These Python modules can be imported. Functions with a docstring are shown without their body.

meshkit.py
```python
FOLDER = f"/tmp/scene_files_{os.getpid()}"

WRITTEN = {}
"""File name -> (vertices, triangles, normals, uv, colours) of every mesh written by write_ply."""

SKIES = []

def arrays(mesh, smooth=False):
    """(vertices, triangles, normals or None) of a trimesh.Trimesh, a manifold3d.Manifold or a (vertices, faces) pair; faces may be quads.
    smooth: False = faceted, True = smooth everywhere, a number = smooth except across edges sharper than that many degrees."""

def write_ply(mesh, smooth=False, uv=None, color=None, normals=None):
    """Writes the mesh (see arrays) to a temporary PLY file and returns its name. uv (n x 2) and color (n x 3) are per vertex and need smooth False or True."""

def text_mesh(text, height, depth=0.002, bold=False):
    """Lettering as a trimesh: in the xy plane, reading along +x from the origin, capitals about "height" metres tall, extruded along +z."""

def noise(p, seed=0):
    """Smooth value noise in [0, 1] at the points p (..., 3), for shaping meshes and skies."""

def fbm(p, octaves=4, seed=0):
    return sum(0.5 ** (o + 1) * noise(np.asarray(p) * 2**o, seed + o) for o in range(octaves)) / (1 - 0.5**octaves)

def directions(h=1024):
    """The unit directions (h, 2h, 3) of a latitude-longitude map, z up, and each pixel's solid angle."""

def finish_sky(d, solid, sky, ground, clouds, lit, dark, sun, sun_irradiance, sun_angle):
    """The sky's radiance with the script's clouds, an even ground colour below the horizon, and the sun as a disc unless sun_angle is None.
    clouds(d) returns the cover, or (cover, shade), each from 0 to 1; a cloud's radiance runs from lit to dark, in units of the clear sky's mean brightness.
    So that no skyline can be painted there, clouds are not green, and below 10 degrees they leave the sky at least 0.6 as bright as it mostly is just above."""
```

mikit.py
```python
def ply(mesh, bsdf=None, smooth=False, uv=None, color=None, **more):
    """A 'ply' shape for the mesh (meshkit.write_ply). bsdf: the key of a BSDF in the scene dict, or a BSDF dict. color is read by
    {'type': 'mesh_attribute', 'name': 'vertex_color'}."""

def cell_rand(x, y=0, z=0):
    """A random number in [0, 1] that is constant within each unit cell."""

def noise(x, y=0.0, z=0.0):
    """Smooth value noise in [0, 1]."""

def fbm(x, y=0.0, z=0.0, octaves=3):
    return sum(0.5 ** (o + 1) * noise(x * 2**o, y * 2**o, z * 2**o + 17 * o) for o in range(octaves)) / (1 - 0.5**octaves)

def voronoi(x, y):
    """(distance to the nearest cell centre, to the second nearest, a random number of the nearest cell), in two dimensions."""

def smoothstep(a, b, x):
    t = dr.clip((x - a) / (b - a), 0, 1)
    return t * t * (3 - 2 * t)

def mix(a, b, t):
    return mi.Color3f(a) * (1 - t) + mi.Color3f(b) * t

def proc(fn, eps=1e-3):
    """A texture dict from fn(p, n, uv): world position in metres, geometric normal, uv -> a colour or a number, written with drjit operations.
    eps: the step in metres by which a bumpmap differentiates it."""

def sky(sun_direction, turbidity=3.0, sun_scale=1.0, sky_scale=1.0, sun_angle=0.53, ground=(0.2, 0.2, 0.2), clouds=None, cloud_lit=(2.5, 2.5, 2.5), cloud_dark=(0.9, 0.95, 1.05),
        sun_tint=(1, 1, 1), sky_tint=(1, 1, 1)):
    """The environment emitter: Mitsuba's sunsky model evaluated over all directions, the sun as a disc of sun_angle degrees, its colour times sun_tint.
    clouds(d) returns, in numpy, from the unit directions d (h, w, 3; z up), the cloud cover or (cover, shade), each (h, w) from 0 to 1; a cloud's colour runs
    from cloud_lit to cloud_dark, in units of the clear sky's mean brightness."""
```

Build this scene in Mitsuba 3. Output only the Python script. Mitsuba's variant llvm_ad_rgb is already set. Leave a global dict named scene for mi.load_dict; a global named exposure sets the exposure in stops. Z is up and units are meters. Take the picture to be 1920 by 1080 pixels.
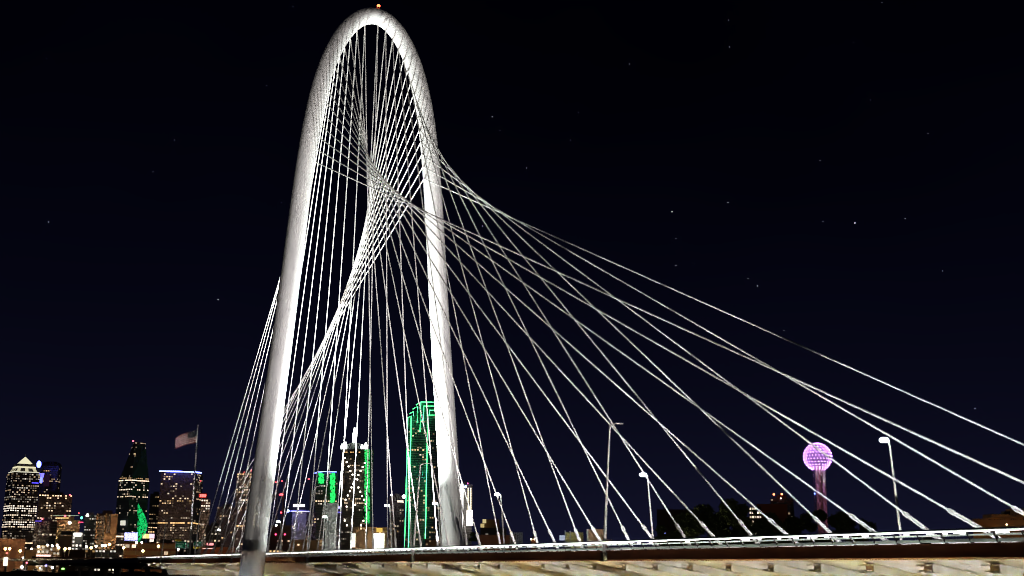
import math, random
import numpy as np, trimesh, mitsuba as mi, drjit as dr
import mikit, meshkit
from scipy.interpolate import CubicSpline
T = mi.ScalarTransform4f
scene, labels = {}, {}
rng = random.Random(7)
nr = np.random.default_rng(11)

# ------------------------------------------------------------------ camera, sky, exposure
CAM = np.array([233.245, -77.612, -4.746]); YAW, PITCH, ROLL, FPX = 2.69778, 0.22685, 0.00682, 2276.886
fw = np.array([math.cos(PITCH) * math.cos(YAW), math.cos(PITCH) * math.sin(YAW), math.sin(PITCH)])
rt = np.cross(fw, [0, 0, 1.0]); rt /= np.linalg.norm(rt); up = np.cross(rt, fw)
AW = np.array([fw[0], fw[1], 0]); AW /= np.linalg.norm(AW)
RV = rt * math.cos(ROLL) + up * math.sin(ROLL); UV = -rt * math.sin(ROLL) + up * math.cos(ROLL)
scene['camera'] = {'type': 'perspective', 'fov': math.degrees(2 * math.atan(960 / FPX)), 'fov_axis': 'x', 'near_clip': 0.5, 'far_clip': 60000.0,
                   'to_world': T().look_at(origin=CAM.tolist(), target=(CAM + fw).tolist(), up=UV.tolist())}
exposure = 0.0

def night(d):
    el = np.degrees(np.arcsin(np.clip(d[..., 2], 0, 1)))
    n = meshkit.fbm(d * 5.0, 3, seed=4)
    s = 1 - np.exp(-el / 7.5)
    return np.ones(el.shape), np.clip(s + (n - .5) * .10, 0, 1)
sky = mikit.sky((0.3, -0.2, 0.93), turbidity=3, sun_scale=0.0, sky_scale=0.2, clouds=night, cloud_lit=(0.43, 0.46, 1.42), cloud_dark=(0.004, 0.004, 0.075), ground=(0.05, 0.05, 0.05))
scene['night_sky'] = {**sky, 'sampling_weight': .6}

# ------------------------------------------------------------------ helpers
def U(px, py, depth):
    """The point at this distance over the ground on the line of sight through a pixel of the 1920 x 1080 photograph."""
    d = fw + RV * (px - 960) / FPX - UV * (py - 540) / FPX
    return CAM + d * (1.0263 * depth / (d @ AW))

def numbered(k):
    if k not in scene and k not in labels: return k
    n = 1
    while f'{k}_{n:03d}' in scene or f'{k}_{n:03d}' in labels: n += 1
    return f'{k}_{n:03d}'

def thing(name, label, cat, group=None):
    k = numbered(name)
    labels[k] = {'label': label, 'category': cat}
    if group: labels[k]['group'] = group
    return k

def obj(name, mesh, mat, parent=None, smooth=False, uv=None, emit=None, w=0.0, kind=None, label=None, **more):
    if isinstance(mesh, MB) and not mesh.v: return None
    k = numbered(f'{parent}__{name}' if parent else name)
    if isinstance(mesh, MB): mesh, uv = mesh.mesh(), mesh.uvs() if uv is None and mesh.has_uv else uv
    d = mikit.ply(mesh, mat, smooth=smooth, uv=uv, **more) if not (isinstance(mesh, dict)) else {**mesh}
    if emit is not None:
        d['emitter'] = {'type': 'area', 'radiance': emit if isinstance(emit, dict) else {'type': 'rgb', 'value': list(emit)}, 'sampling_weight': 0.0 if isinstance(emit, dict) else float(w or .02)}
    scene[k] = d
    if kind or label:
        labels.setdefault(k, {})
        if kind: labels[k]['kind'] = kind
        if label: labels[k]['label'] = label
    return k

def tag(k, label, cat=None, group=None, kind=None):
    labels.setdefault(k, {})['label'] = label
    if cat: labels[k]['category'] = cat
    if group: labels[k]['group'] = group
    if kind: labels[k]['kind'] = kind
    return k

BOXF = np.array([[0, 1, 3, 2], [4, 6, 7, 5], [0, 4, 5, 1], [2, 3, 7, 6], [0, 2, 6, 4], [1, 5, 7, 3]])
class MB:
    """Collects simple pieces into one mesh."""
    def __init__(s): s.v, s.f, s.u, s.n, s.has_uv = [], [], [], 0, False
    def add(s, v, f, uv=None):
        v = np.asarray(v, float); f = np.asarray(f, int)
        if f.shape[1] == 4: f = np.vstack([f[:, [0, 1, 2]], f[:, [0, 2, 3]]])
        s.v.append(v); s.f.append(f + s.n); s.n += len(v)
        if uv is not None: s.has_uv = True
        s.u.append(np.tile(uv, (len(v), 1)) if uv is not None else np.zeros((len(v), 2)))
        return s
    def box(s, c, hx, hy, hz, ax=None):
        """hx, hy, hz half sizes along axes ax (3 rows)."""
        ax = np.eye(3) if ax is None else ax
        v = np.array([[i, j, k] for i in (-1, 1) for j in (-1, 1) for k in (-1, 1)], float) * [hx, hy, hz]
        return s.add(v @ ax + c, BOXF)
    def hexa(s, pts):
        """8 points in the order of box: index = 4 i + 2 j + k."""
        return s.add(pts, BOXF)
    def tube(s, pts, radii, sides=8, caps=True):
        p = np.asarray(pts, float); r = np.broadcast_to(np.asarray(radii, float), (len(p),))
        t = np.gradient(p, axis=0); t /= np.linalg.norm(t, axis=1, keepdims=True)
        ref = np.array([0, 0, 1.0]) if abs(t[:, 2]).mean() < .9 else np.array([1.0, 0, 0])
        a = np.cross(t, ref); a /= np.linalg.norm(a, axis=1, keepdims=True); b = np.cross(t, a)
        ang = np.arange(sides) * 2 * np.pi / sides
        v = p[:, None] + r[:, None, None] * (np.cos(ang)[None, :, None] * a[:, None] + np.sin(ang)[None, :, None] * b[:, None])
        i, j = np.meshgrid(np.arange(len(p) - 1), np.arange(sides), indexing='ij')
        q = np.stack([i * sides + j, i * sides + (j + 1) % sides, (i + 1) * sides + (j + 1) % sides, (i + 1) * sides + j], -1).reshape(-1, 4)
        f = np.vstack([q[:, [0, 1, 2]], q[:, [0, 2, 3]]]); v = v.reshape(-1, 3)
        if caps:
            n = len(v); v = np.vstack([v, p[:1], p[-1:]]); k = np.arange(sides); o = (len(p) - 1) * sides
            f = np.vstack([f, np.stack([(k + 1) % sides, k, 0 * k + n], 1), np.stack([k + o, (k + 1) % sides + o, 0 * k + n + 1], 1)])
        return s.add(v, f)
    def prism(s, poly, z0, z1, top=None):
        """poly (n, 2) counter-clockwise; top: the outline at z1."""
        a = np.asarray(poly, float); b = a if top is None else np.asarray(top, float); n = len(a)
        v = np.vstack([np.c_[a, np.full(n, z0)], np.c_[b, np.full(n, z1)], [[*a.mean(0), z0]], [[*b.mean(0), z1]]])
        k = np.arange(n); k1 = (k + 1) % n
        f = np.vstack([np.stack([k, k1, k1 + n], 1), np.stack([k, k1 + n, k + n], 1), np.stack([k + n, k1 + n, 0 * k + 2 * n + 1], 1), np.stack([k1, k, 0 * k + 2 * n], 1)])
        return s.add(v, f)
    def sphere(s, c, r, sub=1, sc=(1, 1, 1)):
        m = trimesh.creation.icosphere(subdivisions=sub, radius=r)
        return s.add(m.vertices * sc + c, m.faces)
    def quad(s, a, b, c, d, uv=None): return s.add([a, b, c, d], [[0, 1, 2, 3]], uv)
    def mesh(s): return trimesh.Trimesh(np.vstack(s.v), np.vstack(s.f), process=False)
    def uvs(s): return np.vstack(s.u)

def lin(c): return [round(((x / 255 + .055) / 1.055) ** 2.4 if x > 10 else x / 255 / 12.92, 5) for x in c]
def bsdf(key, c, rough=None, metal=0.0, tex=None):
    col = tex if tex is not None else {'type': 'rgb', 'value': list(c)}
    if rough is None: b = {'type': 'diffuse', 'reflectance': col}
    else: b = {'type': 'principled', 'base_color': col, 'roughness': rough, 'metallic': metal}
    scene[key] = {'type': 'twosided', 'bsdf': b}
    return key

def t_arch(p, n, uv):
    g = mikit.fbm(p.x * .25 + 5, p.y * .25, p.z * .10, 2)
    ring = mikit.smoothstep(.485, .495, dr.abs(p.z / 4.6 - dr.floor(p.z / 4.6) - .5))
    return mikit.mix((.80, .80, .79), (.74, .73, .72), g) * (1 - .08 * ring)
def t_concrete(p, n, uv):
    g = mikit.fbm(p.x * .5, p.y * .5, p.z * .5, 4); s = mikit.fbm(p.x * 3.1, p.y * .4, p.z * 1.5, 2)
    return mikit.mix((.62, .50, .34), (.47, .36, .24), .7 * g + .5 * s - .2)
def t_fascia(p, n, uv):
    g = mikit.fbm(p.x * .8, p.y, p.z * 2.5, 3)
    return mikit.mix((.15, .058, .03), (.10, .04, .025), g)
def t_ground(p, n, uv):
    g = mikit.fbm(p.x * .03, p.y * .03, 0, 4); h = mikit.fbm(p.x * .9, p.y * .9, 0, 2)
    return mikit.mix((.035, .045, .018), (.07, .062, .03), g) * (.7 + .6 * h)
P = mikit.proc
bsdf('arch_paint', None, .45, 0, P(t_arch)); bsdf('cable_white', (.78, .77, .75)); bsdf('cable_sleeve', (.82, .80, .78))
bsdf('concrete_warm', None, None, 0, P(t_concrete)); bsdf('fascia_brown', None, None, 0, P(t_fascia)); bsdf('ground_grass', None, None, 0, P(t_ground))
bsdf('rail_steel', (.50, .60, .54)); bsdf('post_steel', (.06, .055, .055), .5, .3); bsdf('pole_grey', (.45, .44, .43)); bsdf('road_grey', (.10, .10, .10)); bsdf('barrier_pale', (.42, .38, .31))
bsdf('black_metal', (.02, .02, .02), .5); bsdf('lamp_glass', (.6, .6, .6), .3)
bsdf('glass_dark', (.05, .05, .055), .3); bsdf('glass_brown', (.075, .052, .045), .35); bsdf('glass_teal', (.03, .055, .06), .25)
bsdf('stone_tan', (.42, .27, .16)); bsdf('stone_grey', (.30, .30, .28)); bsdf('stone_pale', (.62, .60, .54)); bsdf('brick_red', (.34, .13, .07)); bsdf('panel_dark', (.09, .075, .068)); bsdf('panel_mid', (.17, .15, .135)); bsdf('concrete_silo', (.52, .52, .50)); bsdf('stucco_yellow', (.58, .52, .20)); bsdf('brick_pink', (.55, .32, .24)); bsdf('block_brown', (.06, .035, .026))
bsdf('bark', (.06, .045, .03)); bsdf('leaf_dark', (.045, .055, .022)); bsdf('leaf_mid', (.07, .09, .03)); bsdf('sign_green', (.02, .25, .12)); bsdf('sign_yellow', (.7, .42, .05)); bsdf('sign_white', (.8, .8, .8)); bsdf('flag_red', (.16, .02, .025)); bsdf('flag_white', (.75, .72, .68)); bsdf('flag_blue', (.006, .008, .02)); bsdf('emit_dark', (.02, .02, .02))

def e_win(p, n, uv): return mikit.mix((1.0, .56, .20), (1.0, .93, .80), uv.y) * uv.x
WIN = P(e_win)

def spot(pos, target, intensity, cut, beam=None, col=(1, 1, 1), w=4.0, name='floodlight_beam'):
    scene[numbered(name)] = {'type': 'spot', 'to_world': T().look_at(origin=list(map(float, pos)), target=list(map(float, target)), up=[.05, .1, 1] if abs(target[2] - pos[2]) < 3 * np.hypot(target[0] - pos[0], target[1] - pos[1]) else [1, .05, 0]),
                             'intensity': {'type': 'rgb', 'value': [float(intensity * c) for c in col]}, 'cutoff_angle': float(cut), 'beam_width': float(beam if beam else cut * .45), 'sampling_weight': float(w)}
def point(pos, intensity, col=(1, 1, 1), w=1.0, name='lamp_glow'):
    scene[numbered(name)] = {'type': 'point', 'position': list(map(float, pos)), 'intensity': {'type': 'rgb', 'value': [float(intensity * c) for c in col]}, 'sampling_weight': float(w)}

# ------------------------------------------------------------------ ground
GZ = -13.5
g = MB(); R = 29000.0
ang = np.linspace(0, 2 * np.pi, 49)[:-1]
g.add(np.vstack([np.c_[R * np.cos(ang), R * np.sin(ang), 0 * ang + GZ], [[0, 0, GZ]]]), [[k, (k + 1) % 48, 48] for k in range(48)])
k = obj('ground', g, 'ground_grass'); tag(k, 'dark grassy floodplain stretching out beneath the bridge', kind='structure')

# added barely opaque dome beyond everything, a dark backdrop for the denoiser
scene['added_veil'] = {'type': 'mask', 'opacity': 0.04, 'bsdf': {'type': 'twosided', 'bsdf': {'type': 'diffuse', 'reflectance': {'type': 'rgb', 'value': [.03, .03, .05]}}}}
dm = trimesh.creation.icosphere(subdivisions=4, radius=30000.0)
k = obj('sky', trimesh.Trimesh(dm.vertices, dm.faces[:, ::-1], process=False), 'added_veil', smooth=True); tag(k, 'added faint dark dome in front of the clear night sky', kind='structure')

# ------------------------------------------------------------------ the bridge
B = thing('cable_stayed_bridge', 'tall white floodlit arch bridge with fans of white stay cables and a brown edged deck', 'bridge')
H, W0 = 112.0, 20.2856
WK = np.array([0, .2, .4, .6, .8, 1.0, 1.1]); KK = np.array([0, .31586, .56834, .71298, .83402, 1.0, 1.06591]) * W0
SP = CubicSpline(np.r_[-.2, WK], np.r_[-KK[1], KK])
def arch_yz(w): return np.sign(w) * SP(np.abs(w)), H * (1 - w * w)
def arch_r(z): return 1.77853 + (2.25122 - 1.77853) * np.clip(1 - z / H, 0, 1.2)
wmax = math.sqrt(1 + 14.2 / H)
ww = np.linspace(-wmax, wmax, 241); ay, az = arch_yz(ww)
NS = 40
pts = np.c_[0 * ay, ay, az]; t = np.gradient(pts, axis=0); t /= np.linalg.norm(t, axis=1, keepdims=True)
nn = np.c_[0 * ay, -t[:, 2], t[:, 1]]
th = np.arange(NS) * 2 * np.pi / NS
vv = pts[:, None] + arch_r(az)[:, None, None] * (np.cos(th)[None, :, None] * np.array([1.0, 0, 0]) + np.sin(th)[None, :, None] * nn[:, None])
i, j = np.meshgrid(np.arange(len(pts) - 1), np.arange(NS), indexing='ij')
q = np.stack([i * NS + j, i * NS + (j + 1) % NS, (i + 1) * NS + (j + 1) % NS, (i + 1) * NS + j], -1).reshape(-1, 4)
ARCH = obj('arch', trimesh.Trimesh(vv.reshape(-1, 3), np.vstack([q[:, [0, 2, 1]], q[:, [0, 3, 2]]]), process=False), 'arch_paint', B, smooth=True, label='smooth white steel arch lit from below')
bc = MB(); bc.tube([[0, .6, H + 1.6], [0, .6, H + 2.3]], [.22, .22], 8)
obj('mast', bc, 'black_metal', ARCH)
bc = MB(); bc.sphere([0, .6, H + 2.55], .36, 2); obj('beacon', bc, 'emit_dark', ARCH, emit=(9, .9, .3))

wz = np.linspace(0, 1, 1500); sy, sz = arch_yz(wz); sa = np.r_[0, np.cumsum(np.hypot(np.diff(sy), np.diff(sz)))]
def attach(kk, side):
    sk = 39.8037 - kk * 2.78622 + (.122 if side > 0 else 0)
    w = float(np.interp(abs(sk), sa, wz)); y, z = arch_yz(np.array(w)); y = float(y) * (1 if sk >= 0 else -1)
    n = np.array([-2 * H * w, -float(SP(w, 1))]); n /= np.linalg.norm(n)
    if sk < 0: n[0] *= -1
    r = arch_r(float(z)) * .96
    return np.array([0, side * (y + n[0] * r), float(z) + n[1] * r])
DECK_Z, FAS_B = -2.93, -3.95
XR = [174.746 - 6.08943 * i for i in range(29)]
XL = [float(np.interp(i, [0, 11, 17, 28], [-155.5, -98.3, -67.5, -5.0])) for i in range(29)]
for xs in (XR, XL):
    for i in range(29):
        side = -1 if i % 2 else 1
        a = np.array([xs[i], .356 * side, 0.0]); b = attach(i // 2, side); d = (b - a) / np.linalg.norm(b - a)
        foot = a + d * ((DECK_Z - .02) / d[2])
        m = MB(); m.tube([a + d * .1, b], [.11, .11], 8, False)
        ck = obj('cable', m, 'cable_white', B, smooth=40)
        m = MB(); m.tube([foot, a], [.20, .19], 10); obj('sleeve', m, 'cable_sleeve', ck, smooth=40)
        m = MB(); m.tube([a - d * .12, a + d * .12, a + d * .45, a + d * .62], [.235, .235, .22, .13], 10); obj('collar', m, 'cable_sleeve', ck, smooth=40)

# deck
X0, X1, YE = -178.0, 226.0, 14.0
m = MB()
m.box([(X0 + X1) / 2, 0, DECK_Z - .2], (X1 - X0) / 2, YE - .55, .198)
DK = obj('deck', m, 'road_grey', B, label='concrete road deck')
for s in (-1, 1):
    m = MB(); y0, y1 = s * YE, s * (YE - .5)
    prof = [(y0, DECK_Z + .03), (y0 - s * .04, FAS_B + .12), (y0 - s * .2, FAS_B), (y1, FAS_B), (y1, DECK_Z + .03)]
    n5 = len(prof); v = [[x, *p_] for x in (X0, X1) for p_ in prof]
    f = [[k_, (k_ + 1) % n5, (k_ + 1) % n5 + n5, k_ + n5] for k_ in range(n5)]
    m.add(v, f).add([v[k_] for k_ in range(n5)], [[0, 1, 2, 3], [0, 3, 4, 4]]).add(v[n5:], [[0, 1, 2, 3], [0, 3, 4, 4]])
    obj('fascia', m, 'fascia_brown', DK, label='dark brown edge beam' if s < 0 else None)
# underside bays: sloping panel, floor beam with end plate, per 6.09 m
RIB = 6.08943; xr0 = 138.2 - RIB * math.floor((138.2 - X0) / RIB)
ribs = [xr0 + RIB * k_ for k_ in range(int((X1 - xr0) / RIB) + 1)]
def sof(y): return -3.98 - (13.5 - abs(y)) * .17
for s in (-1, 1):
    for k_ in range(len(ribs) - 1):
        a, b = ribs[k_] + .05, ribs[k_ + 1] - .05
        if s > 0 and k_ % 4: continue
        b2 = ribs[min(k_ + 4, len(ribs) - 1)] - .03 if s > 0 else b
        ya, yb = s * 13.48, s * 5.2
        m = MB(); P8 = [[x, y, z] for x in (a, b2) for y in (ya, yb) for z in (0, 1)]
        for p_ in P8: p_[2] = sof(p_[1]) + (.16 if p_[2] else 0)
        if s > 0: P8 = [P8[q_] for q_ in (2, 3, 0, 1, 6, 7, 4, 5)]
        obj('soffit_panel', m.hexa(P8), 'concrete_warm', DK)
for x in ribs:
    for s in (-1, 1):
        y_out, y_in, xb = s * 12.2, s * 5.2, x + 3.05
        m = MB(); P8 = []
        for dx in (-1, 1):
            for y in (y_out, y_in):
                for dz in (-.62, -.012): P8.append([xb + dx * .26, y, sof(y) + dz])
        if s > 0: P8 = [P8[q_] for q_ in (2, 3, 0, 1, 6, 7, 4, 5)]
        fb = obj('floor_beam', m.hexa(P8), 'concrete_warm', DK)
        if s < 0:
            zt = sof(y_out); m = MB()
            m.box([xb, y_out - .06, zt - .33], .42, .05, .33); m.box([xb - .1, y_out - .42, zt - .12], .5, .3, .04); m.box([xb - .1, y_out - .36, zt - .52], .38, .24, .04)
            obj('end_plate', m, 'concrete_warm', fb)
m = MB()  # box girder under the middle
v = []
for x in (X0 + .5, X1):
    for (y, z) in ((-5.2, sof(5.2) + .1), (-4.3, -7.4), (4.3, -7.4), (5.2, sof(5.2) + .1)): v.append([x, y, z])
m.add(v, [[0, 1, 5, 4], [1, 2, 6, 5], [2, 3, 7, 6], [3, 0, 4, 7], [3, 2, 1, 0], [4, 5, 6, 7]])
obj('box_girder', m, 'concrete_warm', DK)
# crossbeam through the arch legs with corbels
m = MB(); m.box([0, 0, -4.55], 1.0, 19.6, .5)
for s in (-1, 1):
    P8 = [[x, y, z] for x in (-.9, .9) for (y, zz) in ((s * 18.6, (-6.3, -5.06)), (s * 13.0, (-5.3, -5.06))) for z in zz]
    if s > 0: P8 = [P8[q_] for q_ in (2, 3, 0, 1, 6, 7, 4, 5)]
    m.hexa(P8)
obj('crossbeam', m, 'concrete_warm', B)
for s in (-1, 1):
    m = MB(); m.hexa([[x * (1 if k_ else 1.0), y, z] for k_, x in enumerate((-6.0, 6.0)) for (y, zz) in ((s * 17.4, (-3.55, -2.98)), (s * 14.02, (-3.9, -2.98))) for z in zz] if s < 0 else [[x, y, z] for x in (-6.0, 6.0) for (y, zz) in ((14.02, (-3.9, -2.98)), (17.4, (-3.55, -2.98))) for z in zz])
    obj('leg_bracket', m, 'fascia_brown', B)
# median barrier
m = MB(); m.box([(X0 + X1) / 2, 0, DECK_Z + .3], (X1 - X0) / 2 - 1, .75, .3); obj('median', m, 'stone_pale', B)
# railing on the near edge, piece by piece
RL = thing(f'{B}__railing', None, None); del labels[RL]
m = MB(); m.tube([[X0, -14.22, -2.0], [X1, -14.22, -2.0]], [.085, .085], 10)
RL = obj('railing', m, 'rail_steel', B)
px_ = [113.2 + 2.32 * k_ for k_ in range(-125, 49)]
px_ = [x for x in px_ if X0 + .2 < x < X1 - .2]
for k_, x in enumerate(px_):
    m = MB(); prof = [(-13.62, -2.9), (-13.78, -2.62), (-14.0, -2.35), (-14.2, -2.08)]
    for (a, b), wd in zip(zip(prof[:-1], prof[1:]), (.13, .10, .08)):
        m.hexa([[x + sx * .045, y + o, z] for sx in (-1, 1) for o in (-wd, wd) for (y, z) in ((a), (b))])
    obj('post', m, 'post_steel', RL)
    if k_ + 1 < len(px_):
        x2 = px_[k_ + 1]
        m = MB(); m.box([(x + x2) / 2, -14.02, -2.36], (x2 - x) / 2 - .06, .02, .06); m.box([(x + x2) / 2, -13.84, -2.70], (x2 - x) / 2 - .06, .02, .115)
        obj('rail_bar', m, 'rail_steel', RL)
xs_, edges = X0, [X0]
while xs_ < X1: xs_ += rng.uniform(7, 14); edges.append(min(xs_, X1))
for a, b in zip(edges[:-1], edges[1:]):
    xm = (a + b) / 2
    e = .35 + 9 * min(1, max(0, (xm - 15) / 60)) + (13 if -126 < xm < -64 else 0)
    e *= rng.uniform(.5, 1.25)
    m = MB(); m.box([xm, -14.27, -2.115], (b - a) / 2 - .04, .05, .035)
    obj('added_light_strip', m, 'emit_dark', RL, emit=[e, e * .95, e * .90], w=.25)  # added glowing strip for the bright rail line; also lights the bars below
m = MB(); m.box([(X0 + X1) / 2, 14.1, -2.05], (X1 - X0) / 2, .08, .08); m.box([(X0 + X1) / 2, 14.1, -2.6], (X1 - X0) / 2, .03, .1)
for x in px_: m.box([x, 14.05, -2.5], .05, .08, .45)
obj('far_railing', m, 'rail_steel', B)
# small lights along the kerb behind the railing
x = -172.0; nl = 0
while x < 200 and nl < 200:
    on = True
    if x > 110: on = rng.random() < .62
    if on:
        s = .30 if x < 100 else .2
        m = MB(); m.box([x, -12.6, -2.15 + rng.uniform(-.02, .02)], s * rng.uniform(.8, 1.5), .06, .11 if x < 100 else .08)
        c = rng.choice([(1, .96, .93), (1, .9, .86), (1, .97, .97)]); e = rng.uniform(4.0, 9.0)
        obj('kerb_light', m, 'emit_dark', B, emit=[e * q_ for q_ in c]); nl += 1
    x += rng.uniform(1.7, 2.1) if x < 100 else rng.choice([.55, .6, 1.0, 2.2])
# floodlights on the deck
def flood(x, y, z, tgt, I, cut, col, w=6.0, beam=None):
    pos = np.array([x, y, z], float); d = np.asarray(tgt, float) - pos; d /= np.linalg.norm(d)
    a = np.cross(d, [0, 0, 1.0]) if abs(d[2]) < .95 else np.array([1.0, 0, 0]); a /= np.linalg.norm(a); b = np.cross(a, d)
    ax = np.array([a, b, d])
    m = MB(); m.box(pos - d * .3, .32, .25, .22, ax); m.box([pos[0], pos[1], (DECK_Z + pos[2]) / 2 - .15], .06, .06, max(.05, (pos[2] - DECK_Z) / 2 - .15))
    obj('floodlight', m, 'black_metal', B)
    spot(pos + d * .05, tgt, I, cut, beam, col, w)
MINT, PINK, WARM = (.90, 1.0, .93), (1.0, .93, .96), (1.0, .93, .86)
# one strong unit under the arch for its inner faces, one each side for its fronts
flood(2.6, -.9, -1.7, [0, 0, 100], 54000, 54, MINT, 40, beam=5)
point([2.6, -.9, -1.3], 620, MINT, 8, 'leg_fill')  # added fill light for the lower arch legs, no fixture of its own
flood(46.0, -.9, -1.7, [0, 0, 96], 14500, 52, PINK, 40, beam=8)
flood(-46.0, -.9, -1.7, [0, 0, 96], 26000, 52, WARM, 8, beam=8)
# washes for the stay cables, from the near kerb
for xf, tx, I, w_, cut in ((60.0, 58.0, 11500, 9, 46), (110.0, 92.0, 10500, 9, 64), (165.0, 142.0, 10500, 9, 68), (-50.0, -50.0, 14000, 7, 42), (-105.0, -80.0, 17000, 9, 64)):
    flood(xf, -11.8, -2.3, [tx, 0, 26], I, cut, WARM, w_, beam=cut * .7)
# warm lights under the deck
for x in (-168, -144, -120, -96, -72, -50, -30, -13, 13, 30, 50, 72, 94, 116, 136, 155, 173, 192, 212):
    m = MB(); m.box([x, -9.0, GZ + .5], .5, .4, .3); m.box([x, -9.0, GZ + .1], .1, .1, .12); obj('ground_floodlight', m, 'black_metal', B)
    spot([x, -9.0, GZ + .9], [x + 1, -9.6, -4.5], 6200 if x > 50 else (7500 if abs(x) < 40 else 8200), 73 if abs(x) > 60 else (66 if abs(x) > 40 else 53), 60 if abs(x) > 60 else (54 if abs(x) > 40 else 40), (1.0, .76, .40), 3.0 if x > 30 else 2.2)
m = MB(); m.box([16, -30, GZ + .5], .5, .4, .3); m.box([16, -30, GZ + .1], .1, .1, .12); obj('ground_floodlight', m, 'black_metal', B)
spot([16, -30, GZ + .9], [0, -20, -9.5], 1500, 24, 15, (1, .70, .55), 3)
for (x, y, z) in ((168.2, -9.3, -5.55), (128.5, -7.0, -5.72), (123.0, -7.0, -5.75)):
    m = MB(); m.box([x, y, z], .3, .16, .1); k_ = obj('soffit_lamp', m, 'lamp_glass', DK, emit=(8, 7.4, 6.2))
# approach viaduct beyond the west end
A = thing('approach_viaduct', 'low dark concrete approach viaduct running on from the left end of the bridge', 'viaduct')
m = MB(); m.box([-420, 0, DECK_Z - .35], 241, 13.6, .35); AD = obj('deck', m, 'road_grey', A)
m = MB(); m.box([-420, -13.8, DECK_Z - .1], 241, .2, .75); obj('barrier', m, 'barrier_pale', A)
m = MB(); m.box([-420, 0, DECK_Z - 1.4], 241, 10.5, .68); obj('girder', m, 'panel_mid', A)
for x in (-190, -225, -262, -300, -340, -380):
    m = MB(); m.box([x, 0, DECK_Z - 2.55], .8, 11, .45)
    for y in (-9, -3, 3, 9): m.tube([[x, y, GZ], [x, y, DECK_Z - 3.0]], [.7, .7], 10)
    obj('pier', m, 'panel_mid', A)

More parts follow.
